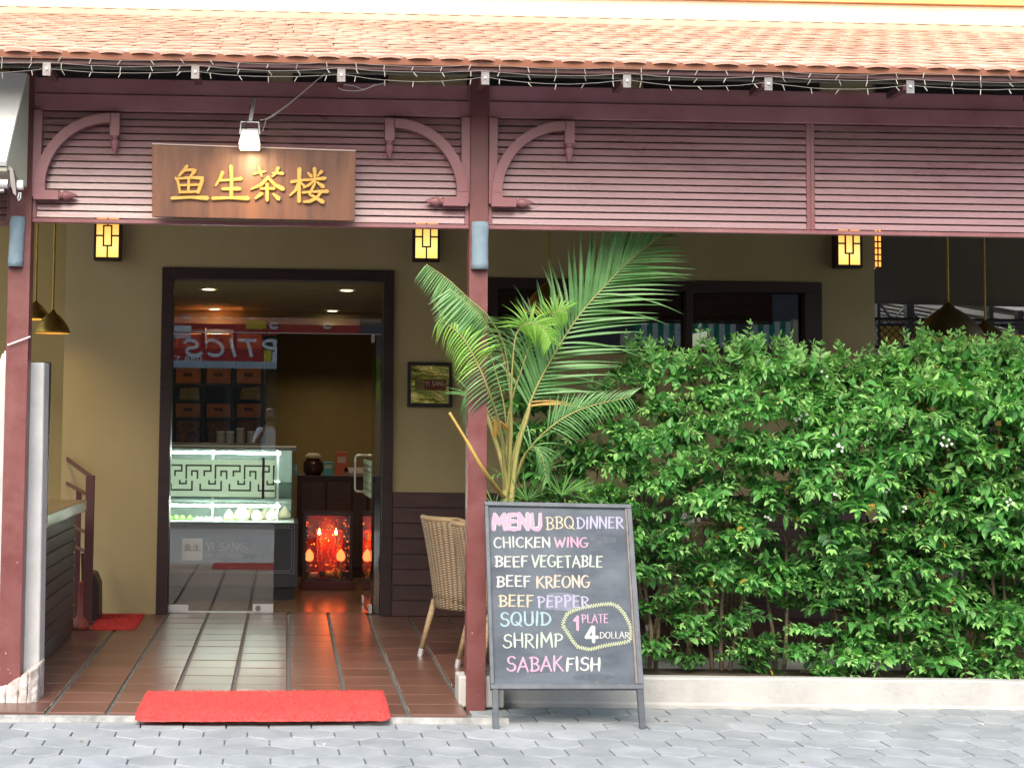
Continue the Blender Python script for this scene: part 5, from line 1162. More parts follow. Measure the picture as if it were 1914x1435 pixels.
for (x, w_, h_, c, l_) in ((613, 9, 26, (.10, .35, .42), 'turquoise box on the cabinet beside the jar'), (638, 11, 45, (.60, .13, .07), 'tall red and white box on the cabinet'), (552, 4, 20, (.05, .35, .6), 'small blue box at the left end of the cabinet')):
    p = W(x, 889, Yk + .12); s = Yk / FPX; t_ = thing('small_box', l_, 'box', p); bevel(MB().box(p.x - w_ * s, p.x + w_ * s, p.y - .05, p.y + .05, p.z, p.z + h_ * s).build('carton', mat('carton_%d' % x, c, None), t_), .003, 1)
    MB().box(p.x - w_ * s * .7, p.x + w_ * s * .7, p.y - .0515, p.y - .0502, p.z + h_ * s * .55, p.z + h_ * s * .8).build('label', mat('carton_label_%d' % x, (.55, .5, .42), None), t_)
p = W(660, 889, Yk + .1); t_ = thing('desk_telephone', 'small dark desk telephone with a red tag on the cabinet', 'telephone', p)
bevel(MB().hexa([(p.x - .1, p.y - .09, p.z), (p.x + .1, p.y - .09, p.z), (p.x + .1, p.y + .09, p.z), (p.x - .1, p.y + .09, p.z), (p.x - .1, p.y - .07, p.z + .03), (p.x + .1, p.y - .07, p.z + .03), (p.x + .1, p.y + .09, p.z + .08), (p.x - .1, p.y + .09, p.z + .08)]).build('base', mat('phone_grey', (.22, .15, .14), None), t_), .004); MB().tube([(p.x - .07, p.y - .06, p.z + .06), (p.x - .07, p.y, p.z + .085), (p.x - .07, p.y + .07, p.z + .1)], [.02, .013, .02], 8).build('handset', BLACKP, t_)
# altar
Yt = 14.25; al = thing('red_altar', 'small glass fronted altar glowing red with lamps and gold characters', 'altar', W(613, 1103, Yt))
x0, x1 = W(566, 1000, Yt).x, W(660, 1000, Yt).x; z1a = W(613, 957, Yt).z; zbm = W(613, 1085, Yt).z
RED = mat('altar_red', (.50, .022, .010), (.30, .014, .008), scale=12, rough=.4); ABL = mat('altar_black', (.03, .010, .008), None, rough=.2)
mb = MB(); dp = .38
mb.box(x0, x0 + .03, Yt, Yt + dp, zbm, z1a); mb.box(x1 - .03, x1, Yt, Yt + dp, zbm, z1a); mb.box(x0 + .03, x1 - .03, Yt, Yt + dp, z1a - .03, z1a); mb.box(x0 + .03, x1 - .03, Yt + dp - .02, Yt + dp, zbm, z1a - .03)
bevel(mb.build('cabinet', ABL, al), .003); bevel(MB().box(x0 - .01, x1 + .01, Yt - .02, Yt + dp, .005, zbm - .001).build('base', mat('altar_base', (.12, .02, .015), None, rough=.3), al), .004)
MB().box(x0 + .05, x1 - .05, Yt + dp - .05, Yt + dp - .021, zbm + .05, z1a - .05).build('back_panel', RED, al)
for xa, xb in ((591, 606), (620, 641)): a, b = W(xa, 1045, Yt + .2), W(xb, 990, Yt + .2); MB().box(a.x, b.x, Yt + .22, Yt + .24, a.z, b.z).build('red_tablet', RED, al)
GLD = mat('altar_gold', (.85, .55, .10), None, rough=.25, metal=.8)
rnd = random.Random(9); mb = MB()
for k in range(330):
    px, py = rnd.uniform(572, 655), rnd.uniform(965, 1070); Yy = Yt + rnd.uniform(.06, .21)
    if 584 < px < 645 and rnd.random() < .6 and py < 1040: continue
    p = W(px, py, Yy); a = rnd.uniform(0, pi); l_ = rnd.uniform(.006, .02); d = Vector((cos(a) * l_, 0, sin(a) * l_)); mb.tube([p, p + d * .5 + Vector((rnd.uniform(-.006, .006), 0, rnd.uniform(-.006, .006))), p + d], .0028, 4)
stuff(mb.build('gold_filigree', GLD, al))
def micro(x, y, s, sts, nm): 
    mb = MB()
    for stq in sts: mb.ribbon([(W(x + a * s, y + b * s, Yt + .215), 1.0 / FPX * Yt * s / 3.2) for a, b in stq], Vector((0, -1, 0)), .003, dome=False)
    mb.build('gold_character', GLD, al)
hor = [[(0, 0), (4, 0)], [(2, -2), (2, 4)], [(0, 2), (4, 2)], [(0, 4), (1.5, 2)], [(4, 4), (2.5, 2)]]
for (x, y) in ((593, 1000), (594, 1014), (593, 1028), (610, 982), (627, 1000), (628, 1014), (628, 1028)): micro(x, y, 2.1, hor, '')
mb = MB(); pts = [W(613 + 12 * cos(radians(a)), 984 + 12 * sin(radians(a)) * -1 - 2, Yt + .1) for a in range(0, 181, 15)]; mb.tube(pts, .004, 6); mb.build('arch', GLD, al)
FLM = emis('altar_flame', (1, .45, .10), 11); RBL = emis('red_bulb', (1, .075, .02), 2.6)
for x, y in ((597, 996), (628, 996)):
    p = W(x, y, Yt + .08); o = MB().lathe([(.0001, -.014), (.012, -.008), (.013, .004), (.006, .026), (.0005, .045)], 10, Matrix.Translation(p)).build('candle_lamp', FLM, al, smooth=True); MB().tube([p + Vector((0, 0, -.014)), Vector((p.x, p.y, zbm + .02))], .007, 8).build('candle', RED, al)
for x, y in ((578, 1039), (637, 1039)):
    p = W(x, y, Yt + .05); MB().lathe([(.0001, -.045), (.03, -.036), (.040, -.008), (.034, .022), (.014, .052), (.0005, .066)], 14, Matrix.Translation(p)).build('red_lotus_lamp', RBL, al, smooth=True); MB().tube([p + Vector((0, 0, -.045)), Vector((p.x, p.y, zbm + .002))], [.006, .02], 8).build('stand', GLD, al)
MB().box(x0 + .031, x1 - .031, Yt + .02, Yt + dp - .022, zbm, zbm + .02).build('altar_shelf', ABL, al)
for i, (x, y) in enumerate(((620, 1073), (634, 1075), (627, 1060), (613, 1075))):
    p = W(x, y, Yt + .12); r = .030; o = MB().lathe([(r * sin(pi * k / 8) + .0001, -r * cos(pi * k / 8)) for k in range(9)], 14, Matrix.Translation((p.x, p.y, zbm + .021 + r if i != 2 else zbm + .075))).build('offering_fruit', mat('yellow_fruit', (.5, .42, .06), None, rough=.4) if 'yellow_fruit' not in bpy.data.materials else bpy.data.materials['yellow_fruit'], smooth=True)
    tag(o, ('middle yellow fruit on the altar floor', 'right yellow fruit on the altar floor', 'yellow fruit on top of the others inside the altar', 'left yellow fruit on the altar floor')[i], 'fruit', 'fruit inside the red altar')
p = W(587, 1068, Yt + .12); tag(MB().lathe([(.0001, .0), (.03, 0), (.045, .035), (.046, .04), (.038, .035), (.0001, .02)], 14, Matrix.Translation((p.x, p.y, zbm + .0205))).build('offering_cup', WHITEP, smooth=True), 'small white offering cup inside the altar', 'cup')
MB().box(x0 + .031, x1 - .031, Yt + .001, Yt + .005, zbm + .001, z1a - .031).build('glass_front', CGLASS, al)
# ceiling downlights inside
for (x, y, l_) in ((390, 541, 'recessed downlight at the front left of the hall ceiling'), (648, 543, 'brightest recessed downlight at the front right of the hall ceiling'), (405, 584, 'recessed downlight at the back left of the hall ceiling'), (620, 584, 'recessed downlight at the back right of the hall ceiling')):
    d = ray(x, y); t = (ZC - .004 - CAMZ) / d.z; c = Vector((0, 0, CAMZ)) + d * t; dl = thing('ceiling_downlight', l_, 'downlight', c, 'recessed ceiling downlights')
    if c.y > YB - 1.0: c.y = YB - 1.1
    MB().lathe([(.055, -.002), (.075, -.006), (.08, .002)], 20, Matrix.Translation(c)).build('trim_ring', CHROME, dl); MB().lathe([(.0001, -.001), (.055, -.001), (.055, .003)], 20, Matrix.Translation(c)).build('lens', emis('downlight_glow', (1, .80, .48), 9), dl)

# ================================================================== LAMP LIGHTS (lamps the photograph shows lit)
def lamp(kind, name, loc, energy, col, size=.05, target=None, spot=None):
    d = bpy.data.lights.new(name, kind); d.energy = energy; d.color = col
    if kind == 'SPOT': d.spot_size = radians(spot or 90); d.spot_blend = .9; d.shadow_soft_size = size
    elif kind == 'POINT': d.shadow_soft_size = size
    o = bpy.data.objects.new(name, d); C.objects.link(o); o.location = loc
    if target is not None: o.rotation_euler = (Vector(target) - Vector(loc)).to_track_quat('-Z', 'Y').to_euler()
    return o
a = W(466, 276, Yf + .03); lamp('SPOT', 'floodlight_light', (a.x, a.y - .17, a.z - .01), 5.5, (1, .72, .40), .05, W(466, 350, YS), 100)
for x, y, Y in ((98, 618, 11.2), (66, 590, 11.9)):
    c = W(x, y, Y); lamp('SPOT', 'pendant_light', c + Vector((0, 0, .02)), 16, (1, .66, .28), .04, c + Vector((0, 0, -1)), 150)
c = W(1026, 575, 11.0); lamp('SPOT', 'pendant_light', c, 3, (1, .66, .28), .04, c + Vector((0, 0, -1)), 120)
for x, y in ((390, 541), (648, 543), (405, 584), (620, 584)):
    d = ray(x, y); t = (ZC - .02 - CAMZ) / d.z; c = Vector((0, 0, CAMZ)) + d * t
    if c.y > YB - 1.0: c.y = YB - 1.1
    lamp('SPOT', 'downlight_light', (c.x, c.y, ZC - .03), 19, (1, .80, .52), .05, (c.x, c.y, 0), 130)

lamp('POINT', 'altar_light', W(612, 1010, Yt + .14), 1.1, (1, .13, .03), .03)
# ================================================================== HEDGE SHRUBS
def leafgeo(mb, base, d, up, L_, wd, mi, fold=.25, droop=.25):
    d = d.normalized(); s_ = d.cross(up).normalized(); u_ = s_.cross(d).normalized(); mb.cur = mi
    pts = [base]; ts = (.35, .72); ws = (1., .72)
    c1 = base + d * L_ * ts[0] - u_ * L_ * droop * .1; c2 = base + d * L_ * ts[1] - u_ * L_ * droop * .35; tip = base + d * L_ - u_ * L_ * droop * .8
    f = wd * fold
    vs = [base, c1 - s_ * wd * .5 + u_ * f, c1, c1 + s_ * wd * .5 + u_ * f, c2 - s_ * wd * .36 + u_ * f * .7, c2, c2 + s_ * wd * .36 + u_ * f * .7, tip]
    mb.add(vs, [(0, 2, 1), (0, 3, 2), (1, 2, 5, 4), (2, 3, 6, 5), (4, 5, 7), (5, 6, 7)])
def twigmb(rnd, upright=False, yb=.72, ob=.22):
    mb = MB(); L_ = rnd.uniform(.13, .21); n = rnd.randint(5, 7); z = 0.; path = []; curve = rnd.uniform(-.05, .02) if not upright else .01
    for i in range(n + 1):
        t = i / n; path.append(Vector((L_ * t, rnd.uniform(-.003, .003), L_ * (.25 * t + (curve - .25 if not upright else 0) * t * t))))
    mb.cur = 3; mb.tube([path[0], path[n // 2], path[-1]], [.0022, .0016, .0009], 3, False)
    for i in range(1, n + 1):
        t = i / n; ax = (path[i] - path[i - 1]).normalized()
        young = t > yb; sz = (.042 + .026 * sin(pi * min(1, t * 1.1))) * rnd.uniform(.85, 1.2) * (.8 if young else 1)
        roll = rnd.uniform(-.5, .5) + (pi / 2 if (i % 2 and rnd.random() < .6) else 0)
        for sg in (-1, 1):
            a = rnd.uniform(.75, 1.15); side = Quaternion(ax, roll) @ Vector((0, 1, 0)); d = ax * cos(a) + side * sg * sin(a) + Vector((0, 0, rnd.uniform(-.25, .25)))
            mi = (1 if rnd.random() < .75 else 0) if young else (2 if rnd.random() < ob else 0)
            if rnd.random() < .005: mi = 4
            leafgeo(mb, path[i], d, Vector((rnd.uniform(-.3, .3), rnd.uniform(-.3, .3), 1)), sz, sz * rnd.uniform(.42, .55), mi, rnd.uniform(.1, .3), rnd.uniform(.1, .6))
    leafgeo(mb, path[-1], (path[-1] - path[-2]), Vector((0, 0, 1)), .035, .015, 1)
    return mb
rnd = random.Random(21)
TW_MB = [twigmb(rnd) for _ in range(12)]; TU_MB = [twigmb(rnd, True, .35, .1) for _ in range(5)]; TL_MB = [twigmb(rnd, False, .45, .05) for _ in range(8)]; TD_MB = [twigmb(rnd, False, .9, .6) for _ in range(6)]  # upright and light sets carry extra pale leaves, painting skylight on top
LM = [LEAF_A, LEAF_B, LEAF_C, BARK, LEAF_Y]
TWm = protos(TW_MB, 'leafy_twig', LM); TUm = protos(TU_MB, 'leafy_twig', LM); TLm = protos(TL_MB, 'leafy_twig', LM); TDm = protos(TD_MB, 'leafy_twig', LM); SETS = {'n': (TWm, TW_MB), 'u': (TUm, TU_MB), 'l': (TLm, TL_MB), 'd': (TDm, TD_MB)}
tops = [(1000, 822), (1040, 812), (1080, 778), (1120, 735), (1160, 690), (1200, 672), (1250, 672), (1300, 684), (1350, 668), (1400, 655), (1450, 662), (1500, 672), (1550, 690), (1600, 700), (1650, 690), (1690, 668), (1740, 648), (1800, 655), (1850, 660), (1914, 652), (2400, 655)]
def topy(px):
    for (a, b), (c, d) in zip(tops, tops[1:]):
        if a <= px <= c: return b + (d - b) * (px - a) / (c - a)
    return 660
YH = 9.12
bases = [1085, 1222, 1350, 1462, 1602, 1700, 1788, 1880, 1985, 2110, 2240]
xsb = [W(b, 1255, YH).x for b in bases]
clumps = []
tries = 0
while tries < 6500:
    tries += 1
    px, py = rnd.uniform(985, 2280), rnd.uniform(640, 1262)
    if py < topy(px) + 10: continue
    if px < 1180 and py > 960 and rnd.random() < .8: continue
    if px < 1185 and py > 1120: continue
    
    lay = rnd.choice((0, 0, 1, 2)); dens = 1. if py < 850 else .66 if py < 980 else .42 if py < 1100 else .15
    if px > 1600: dens = max(dens, .62 if py < 1130 else .24)
    if rnd.random() > dens: continue
    if lay and py > 960 and rnd.random() < .85: continue
    if lay == 2 and py > 900 and rnd.random() < .45: continue
    dt = py - topy(px); bul = .34 * max(0, 1 - abs(dt - 130) / 330.)
    Y = YH + .10 - bul - .26 * (rnd.random() ** 1.3) + lay * .26 + max(0, (1 - dt / 110.)) * .34 + .06 * sin(px * .021) * cos(py * .017)
    if py > 1140: Y = max(Y, 8.96)
    if px < 1200: Y = max(Y, 8.92)
    if px < 1125: Y = max(Y, 9.16)
    p = W(px, py, Y); md = (42 if py < 1000 else 36) / FPX * Y * (1. if lay == 0 else 1.15)
    if any(l2 == lay and sqrt(((p.x - c.x) / 1.45) ** 2 + ((p.z - c.z) * 1.15) ** 2 + ((p.y - c.y) * .6) ** 2) < md for c, l2, _ in clumps[-900:]): continue
    clumps.append((p, lay, px))
# sprigs standing above the top
sprigs = [(W(x + rnd.uniform(-8, 8), topy(x) + rnd.uniform(-16, 8), YH + rnd.uniform(-.05, .35)), x) for x in range(1020, 2270, 17)]
tall = [(W(x, y, YH + .05), x) for x, y in ((1315, 640), (1325, 662), (1392, 640), (1402, 665), (1375, 655), (1240, 668), (1462, 652), (1530, 668), (1572, 668), (1728, 640), (1716, 655), (1740, 660), (1870, 640), (1852, 650), (1790, 652), (1180, 650), (1655, 660), (1900, 645))]
shr = []
lbls = ['shrub behind the menu board at the left end of the hedge', 'bushy green shrub immediately right of the menu board', 'shrub with twin pale stems, second to the right of the menu board', 'shrub with a leaning bare stem left of the hedge centre', 'shrub with a fan of three stems near the middle of the hedge', 'shrub right of the three-stemmed one in the hedge', 'dense shrub with pale green stem under the dark pendant', 'rightmost full shrub of the hedge within the photo', 'shrub at the right edge of the hedge']
by = [[] for _ in bases]
for c, lay, px in clumps:
    k = min(range(len(bases)), key=lambda i: abs(xsb[i] - c.x + .1 * sin(c.z * 5 + i))); by[k].append((c, lay))
BK = mat('stem_green', (.16, .20, .06), (.10, .13, .045), scale=12, rough=.6)
for k, xb_ in enumerate(xsb):
    sh = thing('hedge_shrub', lbls[k] if k < len(lbls) else 'hedge shrub %s past the right edge of the photo' % ('just' if k == 9 else 'furthest'), 'shrub', (xb_, YH + .03, .12), 'shrubs of the front hedge')
    ns = 3 if k in (4, 2) else 2 if k != 6 else 4
    for s_ in range(ns):
        x = xb_ + (s_ - ns / 2 + .5) * .045; a = Vector((x, YH + .03 + rnd.uniform(-.03, .03), .10)); pts = [a]; dx = (s_ - ns / 2 + .5) * rnd.uniform(.03, .09)
        for j in range(6): pts.append(pts[-1] + Vector((dx * .6 + rnd.uniform(-.02, .02), rnd.uniform(-.02, .03), .22)))
        MB().tube(pts, [.013, .011, .0095, .008, .007, .005, .003], 7).build('stem', BK if k == 6 else BARK, sh, smooth=True)
        for q_ in range(4):
            j = rnd.randint(2, 5); b0 = pts[j]; ba = rnd.uniform(-1, 1); MB().tube([b0, b0 + Vector((ba * .10, rnd.uniform(-.12, .06), .09)), b0 + Vector((ba * .22, rnd.uniform(-.18, .1), .20))], [.005, .0035, .002], 5).build('branch', BARK, sh)
    cnt = 0; extra = MB(); items = []
    for c, lay in by[k]:
        nt2 = rnd.randint(8, 12) if lay == 0 else rnd.randint(4, 7); tilt = rnd.uniform(-.25, .35)
        for q_ in range(nt2):
            d = Vector((rnd.gauss(0, .9), -.50 + rnd.gauss(0, .45), .16 + tilt * .5 + rnd.gauss(0, .26))); d.normalize()
            if c.z < .5: d.y *= .7
            rad = .012; o = c + Vector((rnd.uniform(-.085, .085), rnd.uniform(-.05, .05), rnd.uniform(-.022, .022))) - d * .06; o.z += (o.x - c.x) * tilt * .5
            z = Vector((0, 0, 1)); s2 = z.cross(d)
            if s2.length < .05: s2 = Vector((1, 0, 0))
            s2.normalize(); u2 = d.cross(s2); M = Matrix((d, s2, u2)).transposed().to_4x4(); M = M @ Matrix.Rotation(rnd.uniform(-.35, .35), 4, 'X') @ Matrix.Scale(rnd.uniform(.70, 1.18) * (1.0 if c.x < 3.0 else 1.22), 4); M.translation = o
            items.append((lay, M, 'd' if lay == 2 or (lay == 1 and rnd.random() < .5) else 'l' if rnd.random() < (.75 if c.z > 1.45 else .35 if c.z > 1.0 else .15) else 'n'))  # paler twigs toward the top paint in skylight, darker ones fill the back
    for p, px in sprigs + tall:
        if min(range(len(xsb)), key=lambda i: abs(xsb[i] - p.x)) == k:
            for q_ in range(2 if (p, px) in tall else 3):
                d = Vector((rnd.gauss(0, .35), rnd.gauss(0, .25), 1)).normalized(); s2 = Vector((rnd.uniform(-1, 1), rnd.uniform(-1, 1), 0)); s2 = (s2 - d * s2.dot(d)).normalized(); u2 = d.cross(s2)
                M = Matrix((d, s2, u2)).transposed().to_4x4() @ Matrix.Scale(rnd.uniform(.7, 1.05), 4); M.translation = p - d * .07; items.append((-1, M, 'u'))
    items.sort(key=lambda t_: t_[0])
    for lay, M, upr in items:
        if cnt < 290: place(rnd.choice(SETS[upr][0]), 'leafy_twig', sh, M); cnt += 1
        else: q2 = rnd.choice(SETS[upr][1]); b0 = len(extra.v); extra.v += [tuple(M @ Vector(v)) for v in q2.v]; extra.f += [tuple(b0 + i for i in f) for f in q2.f]; extra.mi += q2.mi
    if extra.v: stuff(extra.build('foliage', LM, sh))
    # small white flowers
    fm = MB()
    for c, lay in by[k]:
        if lay == 0 and rnd.random() < (.03 + .13 * (c.x > 2.9)) and c.z > .9:
            for q_ in range(rnd.randint(2, 6)):
                o = c + Vector((rnd.uniform(-.035, .035), -.13 + rnd.uniform(-.02, .02), rnd.uniform(-.03, .02)))
                for a in range(5): t_ = a * 2 * pi / 5; fm.add([o, o + Vector((cos(t_ - .4) * .006, -.003, sin(t_ - .4) * .006)), o + Vector((cos(t_) * .009, -.001, sin(t_) * .009)), o + Vector((cos(t_ + .4) * .006, -.003, sin(t_ + .4) * .006))], [(0, 1, 2, 3)])
    if fm.v: stuff(fm.build('flower_cluster', FLOWER, sh))
print('clumps', len(clumps))

# fallen leaves and petals on the paving
LIT = mat('fallen_leaf', (.30, .24, .08), (.20, .10, .04), scale=30, rough=.8)
for k, (px_, py_, l_) in enumerate(((610, 1391, 'white petal lying on the paving below the right end of the red mat'), (1518, 1352, 'white petal lying on the paving below the middle of the hedge'), (1516, 1383, 'small yellowish leaf on the paving under the middle of the hedge'), (1505, 1426, 'pale brown leaf at the bottom edge of the paving'), (1830, 1353, 'white petal at the foot of the planter wall near the right edge'), (1250, 1348, 'brown leaf just right of the menu board leg'), (1035, 1330, 'tiny brown leaf on the paving between the legs of the menu board'), (150, 1385, 'brown leaf on the paving in front of the porch at the left'))):
    x, y = G(px_, py_, ZP).x, G(px_, py_, ZP).y
    a = rnd.uniform(0, 6.28); lf = MB(); leafgeo(lf, Vector((x, y, ZP + .004)), Vector((cos(a), sin(a), .05)), Vector((0, 0, 1)), rnd.uniform(.02, .04), rnd.uniform(.009, .016), 0)
    tag(lf.build('fallen_leaf', (LIT, FLOWER)[k in (0, 1, 4)]), l_, 'leaf', 'fallen leaves on the paving')

# ================================================================== PALM
def blade(rnd, droop, L_=1., wd=.055):
    mb = MB(); n = 7; vs = []
    for i in range(n + 1):
        t = i / n; x = L_ * t; z = -droop * t * t * L_; y = 0
        w_ = wd * (sin(pi * min(1, .12 + t * .9)) ** .6) * (1 - t ** 3) * .5 + .001; k = .35
        vs += [(x, -w_, z + w_ * k), (x, 0, z), (x, w_, z + w_ * k)]
    fs = []
    for i in range(n):
        a = 3 * i; fs += [(a, a + 1, a + 4, a + 3), (a + 1, a + 2, a + 5, a + 4)]
    return mb.add(vs, fs)
BL = {}
for nm, m_ in (('A', PALM_A), ('Y', PALM_Y), ('O', PALM_O)):
    for dk, dv in (('s', .10), ('m', .38), ('h', .85)): BL[nm + dk] = protos([blade(rnd, dv, wd=.060 if nm != 'Y' else .075)], 'leaflet', m_)[0]
pp = W(944, 930, 9.0); palm = thing('areca_palm', 'potted areca palm with one tall feathery frond rising behind the menu board', 'palm', (pp.x, 9.02, .12))
def sm(pts, k=8):
    out = []
    P_ = [W(*p) for p in pts]
    for i in range(len(P_) - 1):
        a0, a1, a2, a3 = P_[max(i - 1, 0)], P_[i], P_[i + 1], P_[min(i + 2, len(P_) - 1)]
        for j in range(k):
            t = j / k; out.append(.5 * ((2 * a1) + (-a0 + a2) * t + (2 * a0 - 5 * a1 + 4 * a2 - a3) * t * t + (-a0 + 3 * a1 - 3 * a2 + a3) * t ** 3))
    out.append(P_[-1]); return out
def frond(pts, t0, nl, lenpx, angL, angR, kind, droopk, sides=(1, 1), r0=.0065, view=0., lenR=None, jit=.06, grav=0., mtip=None):
    """leaflets spread in the picture plane; ang = degrees from the rachis direction; lenpx(t) -> length in px"""
    P_ = sm(pts); n = len(P_) - 1
    fr = MB().tube(P_, [r0 * (1 - .8 * i / n) for i in range(n + 1)], 7).build('frond', STEMY, palm, smooth=True)
    for k in range(nl):
        t = t0 + (1 - t0) * (k + .5) / nl; f = t * n; i = min(int(f), n - 1); p = P_[i].lerp(P_[i + 1], f - i); ax = (P_[min(i + 1, n)] - P_[max(i - 1, 0)]).normalized()
        u = (k + .5) / nl
        for sg, en, ang_ in ((1, sides[0], angL), (-1, sides[1], angR)):
            if not en: continue
            nrm = Vector((0, -1, 0)); side = nrm.cross(ax).normalized() * sg     # sg=1: left of direction as seen
            a = radians(ang_(u) + rnd.uniform(-3, 3)); L_ = ((lenR or lenpx)(u) if sg < 0 else lenpx(u)) / FPX * p.y * rnd.uniform(1 - jit, 1 + jit)
            d = (ax * cos(a) + side * sin(a) + Vector((0, rnd.uniform(-.16, .06) + view * sg, -grav))).normalized()
            up = (nrm * .75 + Vector((0, 0, .8)) + Vector((rnd.uniform(-.15, .15), 0, 0))); s2 = up.cross(d).normalized(); u2 = d.cross(s2).normalized()
            M = Matrix((d, s2, u2)).transposed().to_4x4() @ Matrix.Diagonal((L_, min(L_ * .9, .34) * rnd.uniform(.8, 1.15) + .05, L_, 1)); M.translation = p
            dk = droopk(u); kd = kind if not callable(kind) else kind(u, sg)
            place(BL[kd + dk], 'leaflet', fr, M)
    return fr
# A: the tall frond
frond([(950, 925, 9.02), (960, 850, 9.0), (988, 760, 8.98), (1020, 690, 8.95), (1075, 600, 8.90), (1130, 535, 8.86), (1185, 480, 8.84), (1238, 438, 8.84)], .28, 50, lambda u: (62 + 95 * sin(pi * min(1, .22 + u * .62))) * (1 - .72 * max(0, u - .6) / .4), lambda u: 44 - 20 * u, lambda u: 62 - 34 * u, lambda u, sg: 'O' if (u < .035 and sg < 0) else 'A', lambda u: 's' if rnd.random() < .7 else 'm', r0=.009, lenR=lambda u: (70 + 85 * sin(pi * min(1, .18 + u * .72))) * (1 - .62 * max(0, u - .7) / .3))
# B1: left frond seen nearly edge on, leaflets hanging as a curtain
frond([(948, 925, 9.02), (955, 790, 8.9), (945, 660, 8.7), (915, 595, 8.5), (874, 556, 8.42), (836, 521, 8.40), (797, 494, 8.38)], .50, 36, lambda u: 88 - 50 * u, lambda u: 118 - 40 * u, lambda u: 60, 'A', lambda u: 's', sides=(1, 0), view=.1, r0=.006)
frond([(948, 925, 9.03), (957, 790, 8.9), (940, 665, 8.68), (905, 600, 8.46), (868, 562, 8.40), (842, 540, 8.39)], .55, 26, lambda u: 95 - 45 * u, lambda u: 100 - 30 * u, lambda u: 60, 'A', lambda u: 's', sides=(1, 0), view=.0, r0=.005)
frond([(944, 920, 9.0), (936, 810, 8.8), (913, 730, 8.55), (890, 675, 8.46), (862, 628, 8.42), (822, 595, 8.40)], .36, 30, lambda u: 58 - 22 * u, lambda u: 72, lambda u: 50, lambda u, sg: 'Y' if u > .3 else 'A', lambda u: 'm' if u < .4 else 'h', sides=(1, 1), grav=.35, r0=.009)
# C: young curling fronds
frond([(950, 920, 9.0), (955, 760, 8.93), (958, 680, 8.88), (965, 625, 8.84), (985, 605, 8.8), (1015, 612, 8.77), (1030, 640, 8.76)], .55, 30, lambda u: 46 - 14 * u, lambda u: 78, lambda u: 66, 'Y', lambda u: 'h' if rnd.random() < .7 else 'm', grav=.45, r0=.007)
frond([(948, 920, 9.02), (950, 780, 9.0), (975, 690, 8.95), (1000, 625, 8.9), (1035, 585, 8.86), (1058, 580, 8.84)], .6, 22, lambda u: 40 - 12 * u, lambda u: 60, lambda u: 70, 'Y', lambda u: 'm', grav=.3, r0=.006)
frond([(946, 920, 9.04), (945, 780, 9.04), (925, 690, 9.02), (905, 630, 8.98), (885, 600, 8.94)], .55, 20, lambda u: 62 - 20 * u, lambda u: 60, lambda u: 70, 'A', lambda u: 'h', grav=.5, r0=.006)
# D: low right frond
frond([(955, 925, 9.05), (985, 845, 9.0), (1040, 790, 8.92), (1100, 760, 8.86), (1178, 742, 8.82)], .42, 26, lambda u: 60 - 28 * u, lambda u: 40, lambda u: 52, 'A', lambda u: 'm', grav=.12, r0=.007)
# F: mid fronds filling the centre
frond([(950, 920, 9.06), (952, 800, 9.1), (962, 730, 9.12), (975, 670, 9.12), (990, 610, 9.12)], .45, 20, lambda u: 82 - 30 * u, lambda u: 60, lambda u: 60, 'A', lambda u: 'm', r0=.007)
frond([(948, 920, 9.06), (940, 840, 9.08), (920, 780, 9.1), (890, 745, 9.1), (868, 742, 9.1)], .45, 18, lambda u: 60 - 20 * u, lambda u: 60, lambda u: 60, 'A', lambda u: 'h', grav=.4, r0=.005)
frond([(955, 925, 9.04), (975, 860, 9.0), (995, 835, 8.96), (1012, 850, 8.94), (1022, 900, 8.93)], .4, 16, lambda u: 52 - 20 * u, lambda u: 45, lambda u: 45, 'A', lambda u: 'h', grav=.3, r0=.005)
# dry leaflets and bare broken stem
frond([(950, 925, 9.01), (948, 860, 9.0), (935, 800, 8.96), (925, 780, 8.95)], .75, 7, lambda u: 42, lambda u: 140, lambda u: 130, 'O', lambda u: 's', grav=.6, r0=.004)
tag(MB().tube(sm([(941, 928, 8.88), (905, 880, 8.52), (870, 820, 8.46), (840, 771, 8.44)]), [.011] * 8 + [.010] * 8 + [.0075] * 9, 8).build('broken_stem', mat('dry_stem', (.50, .34, .08), (.36, .24, .06), scale=10, rough=.6), palm, smooth=True), 'bare yellow broken stem leaning left')
for pts in ([(944, 945, 9.0), (942, 880, 8.99), (915, 790, 8.97), (900, 750, 8.95)], [(950, 945, 9.02), (953, 860, 9.01), (955, 760, 9.0)], [(955, 945, 9.0), (965, 850, 8.99), (985, 780, 8.97), (990, 755, 8.96)], [(948, 1250, 9.02), (947, 1050, 9.02), (946, 930, 9.01)], [(958, 1250, 9.03), (956, 1050, 9.03), (954, 930, 9.02)]):
    P_ = sm(pts); n = len(P_); MB().tube(P_, [.017 - .009 * i / n for i in range(n)], 8).build('stem', STEMY, palm, smooth=True)
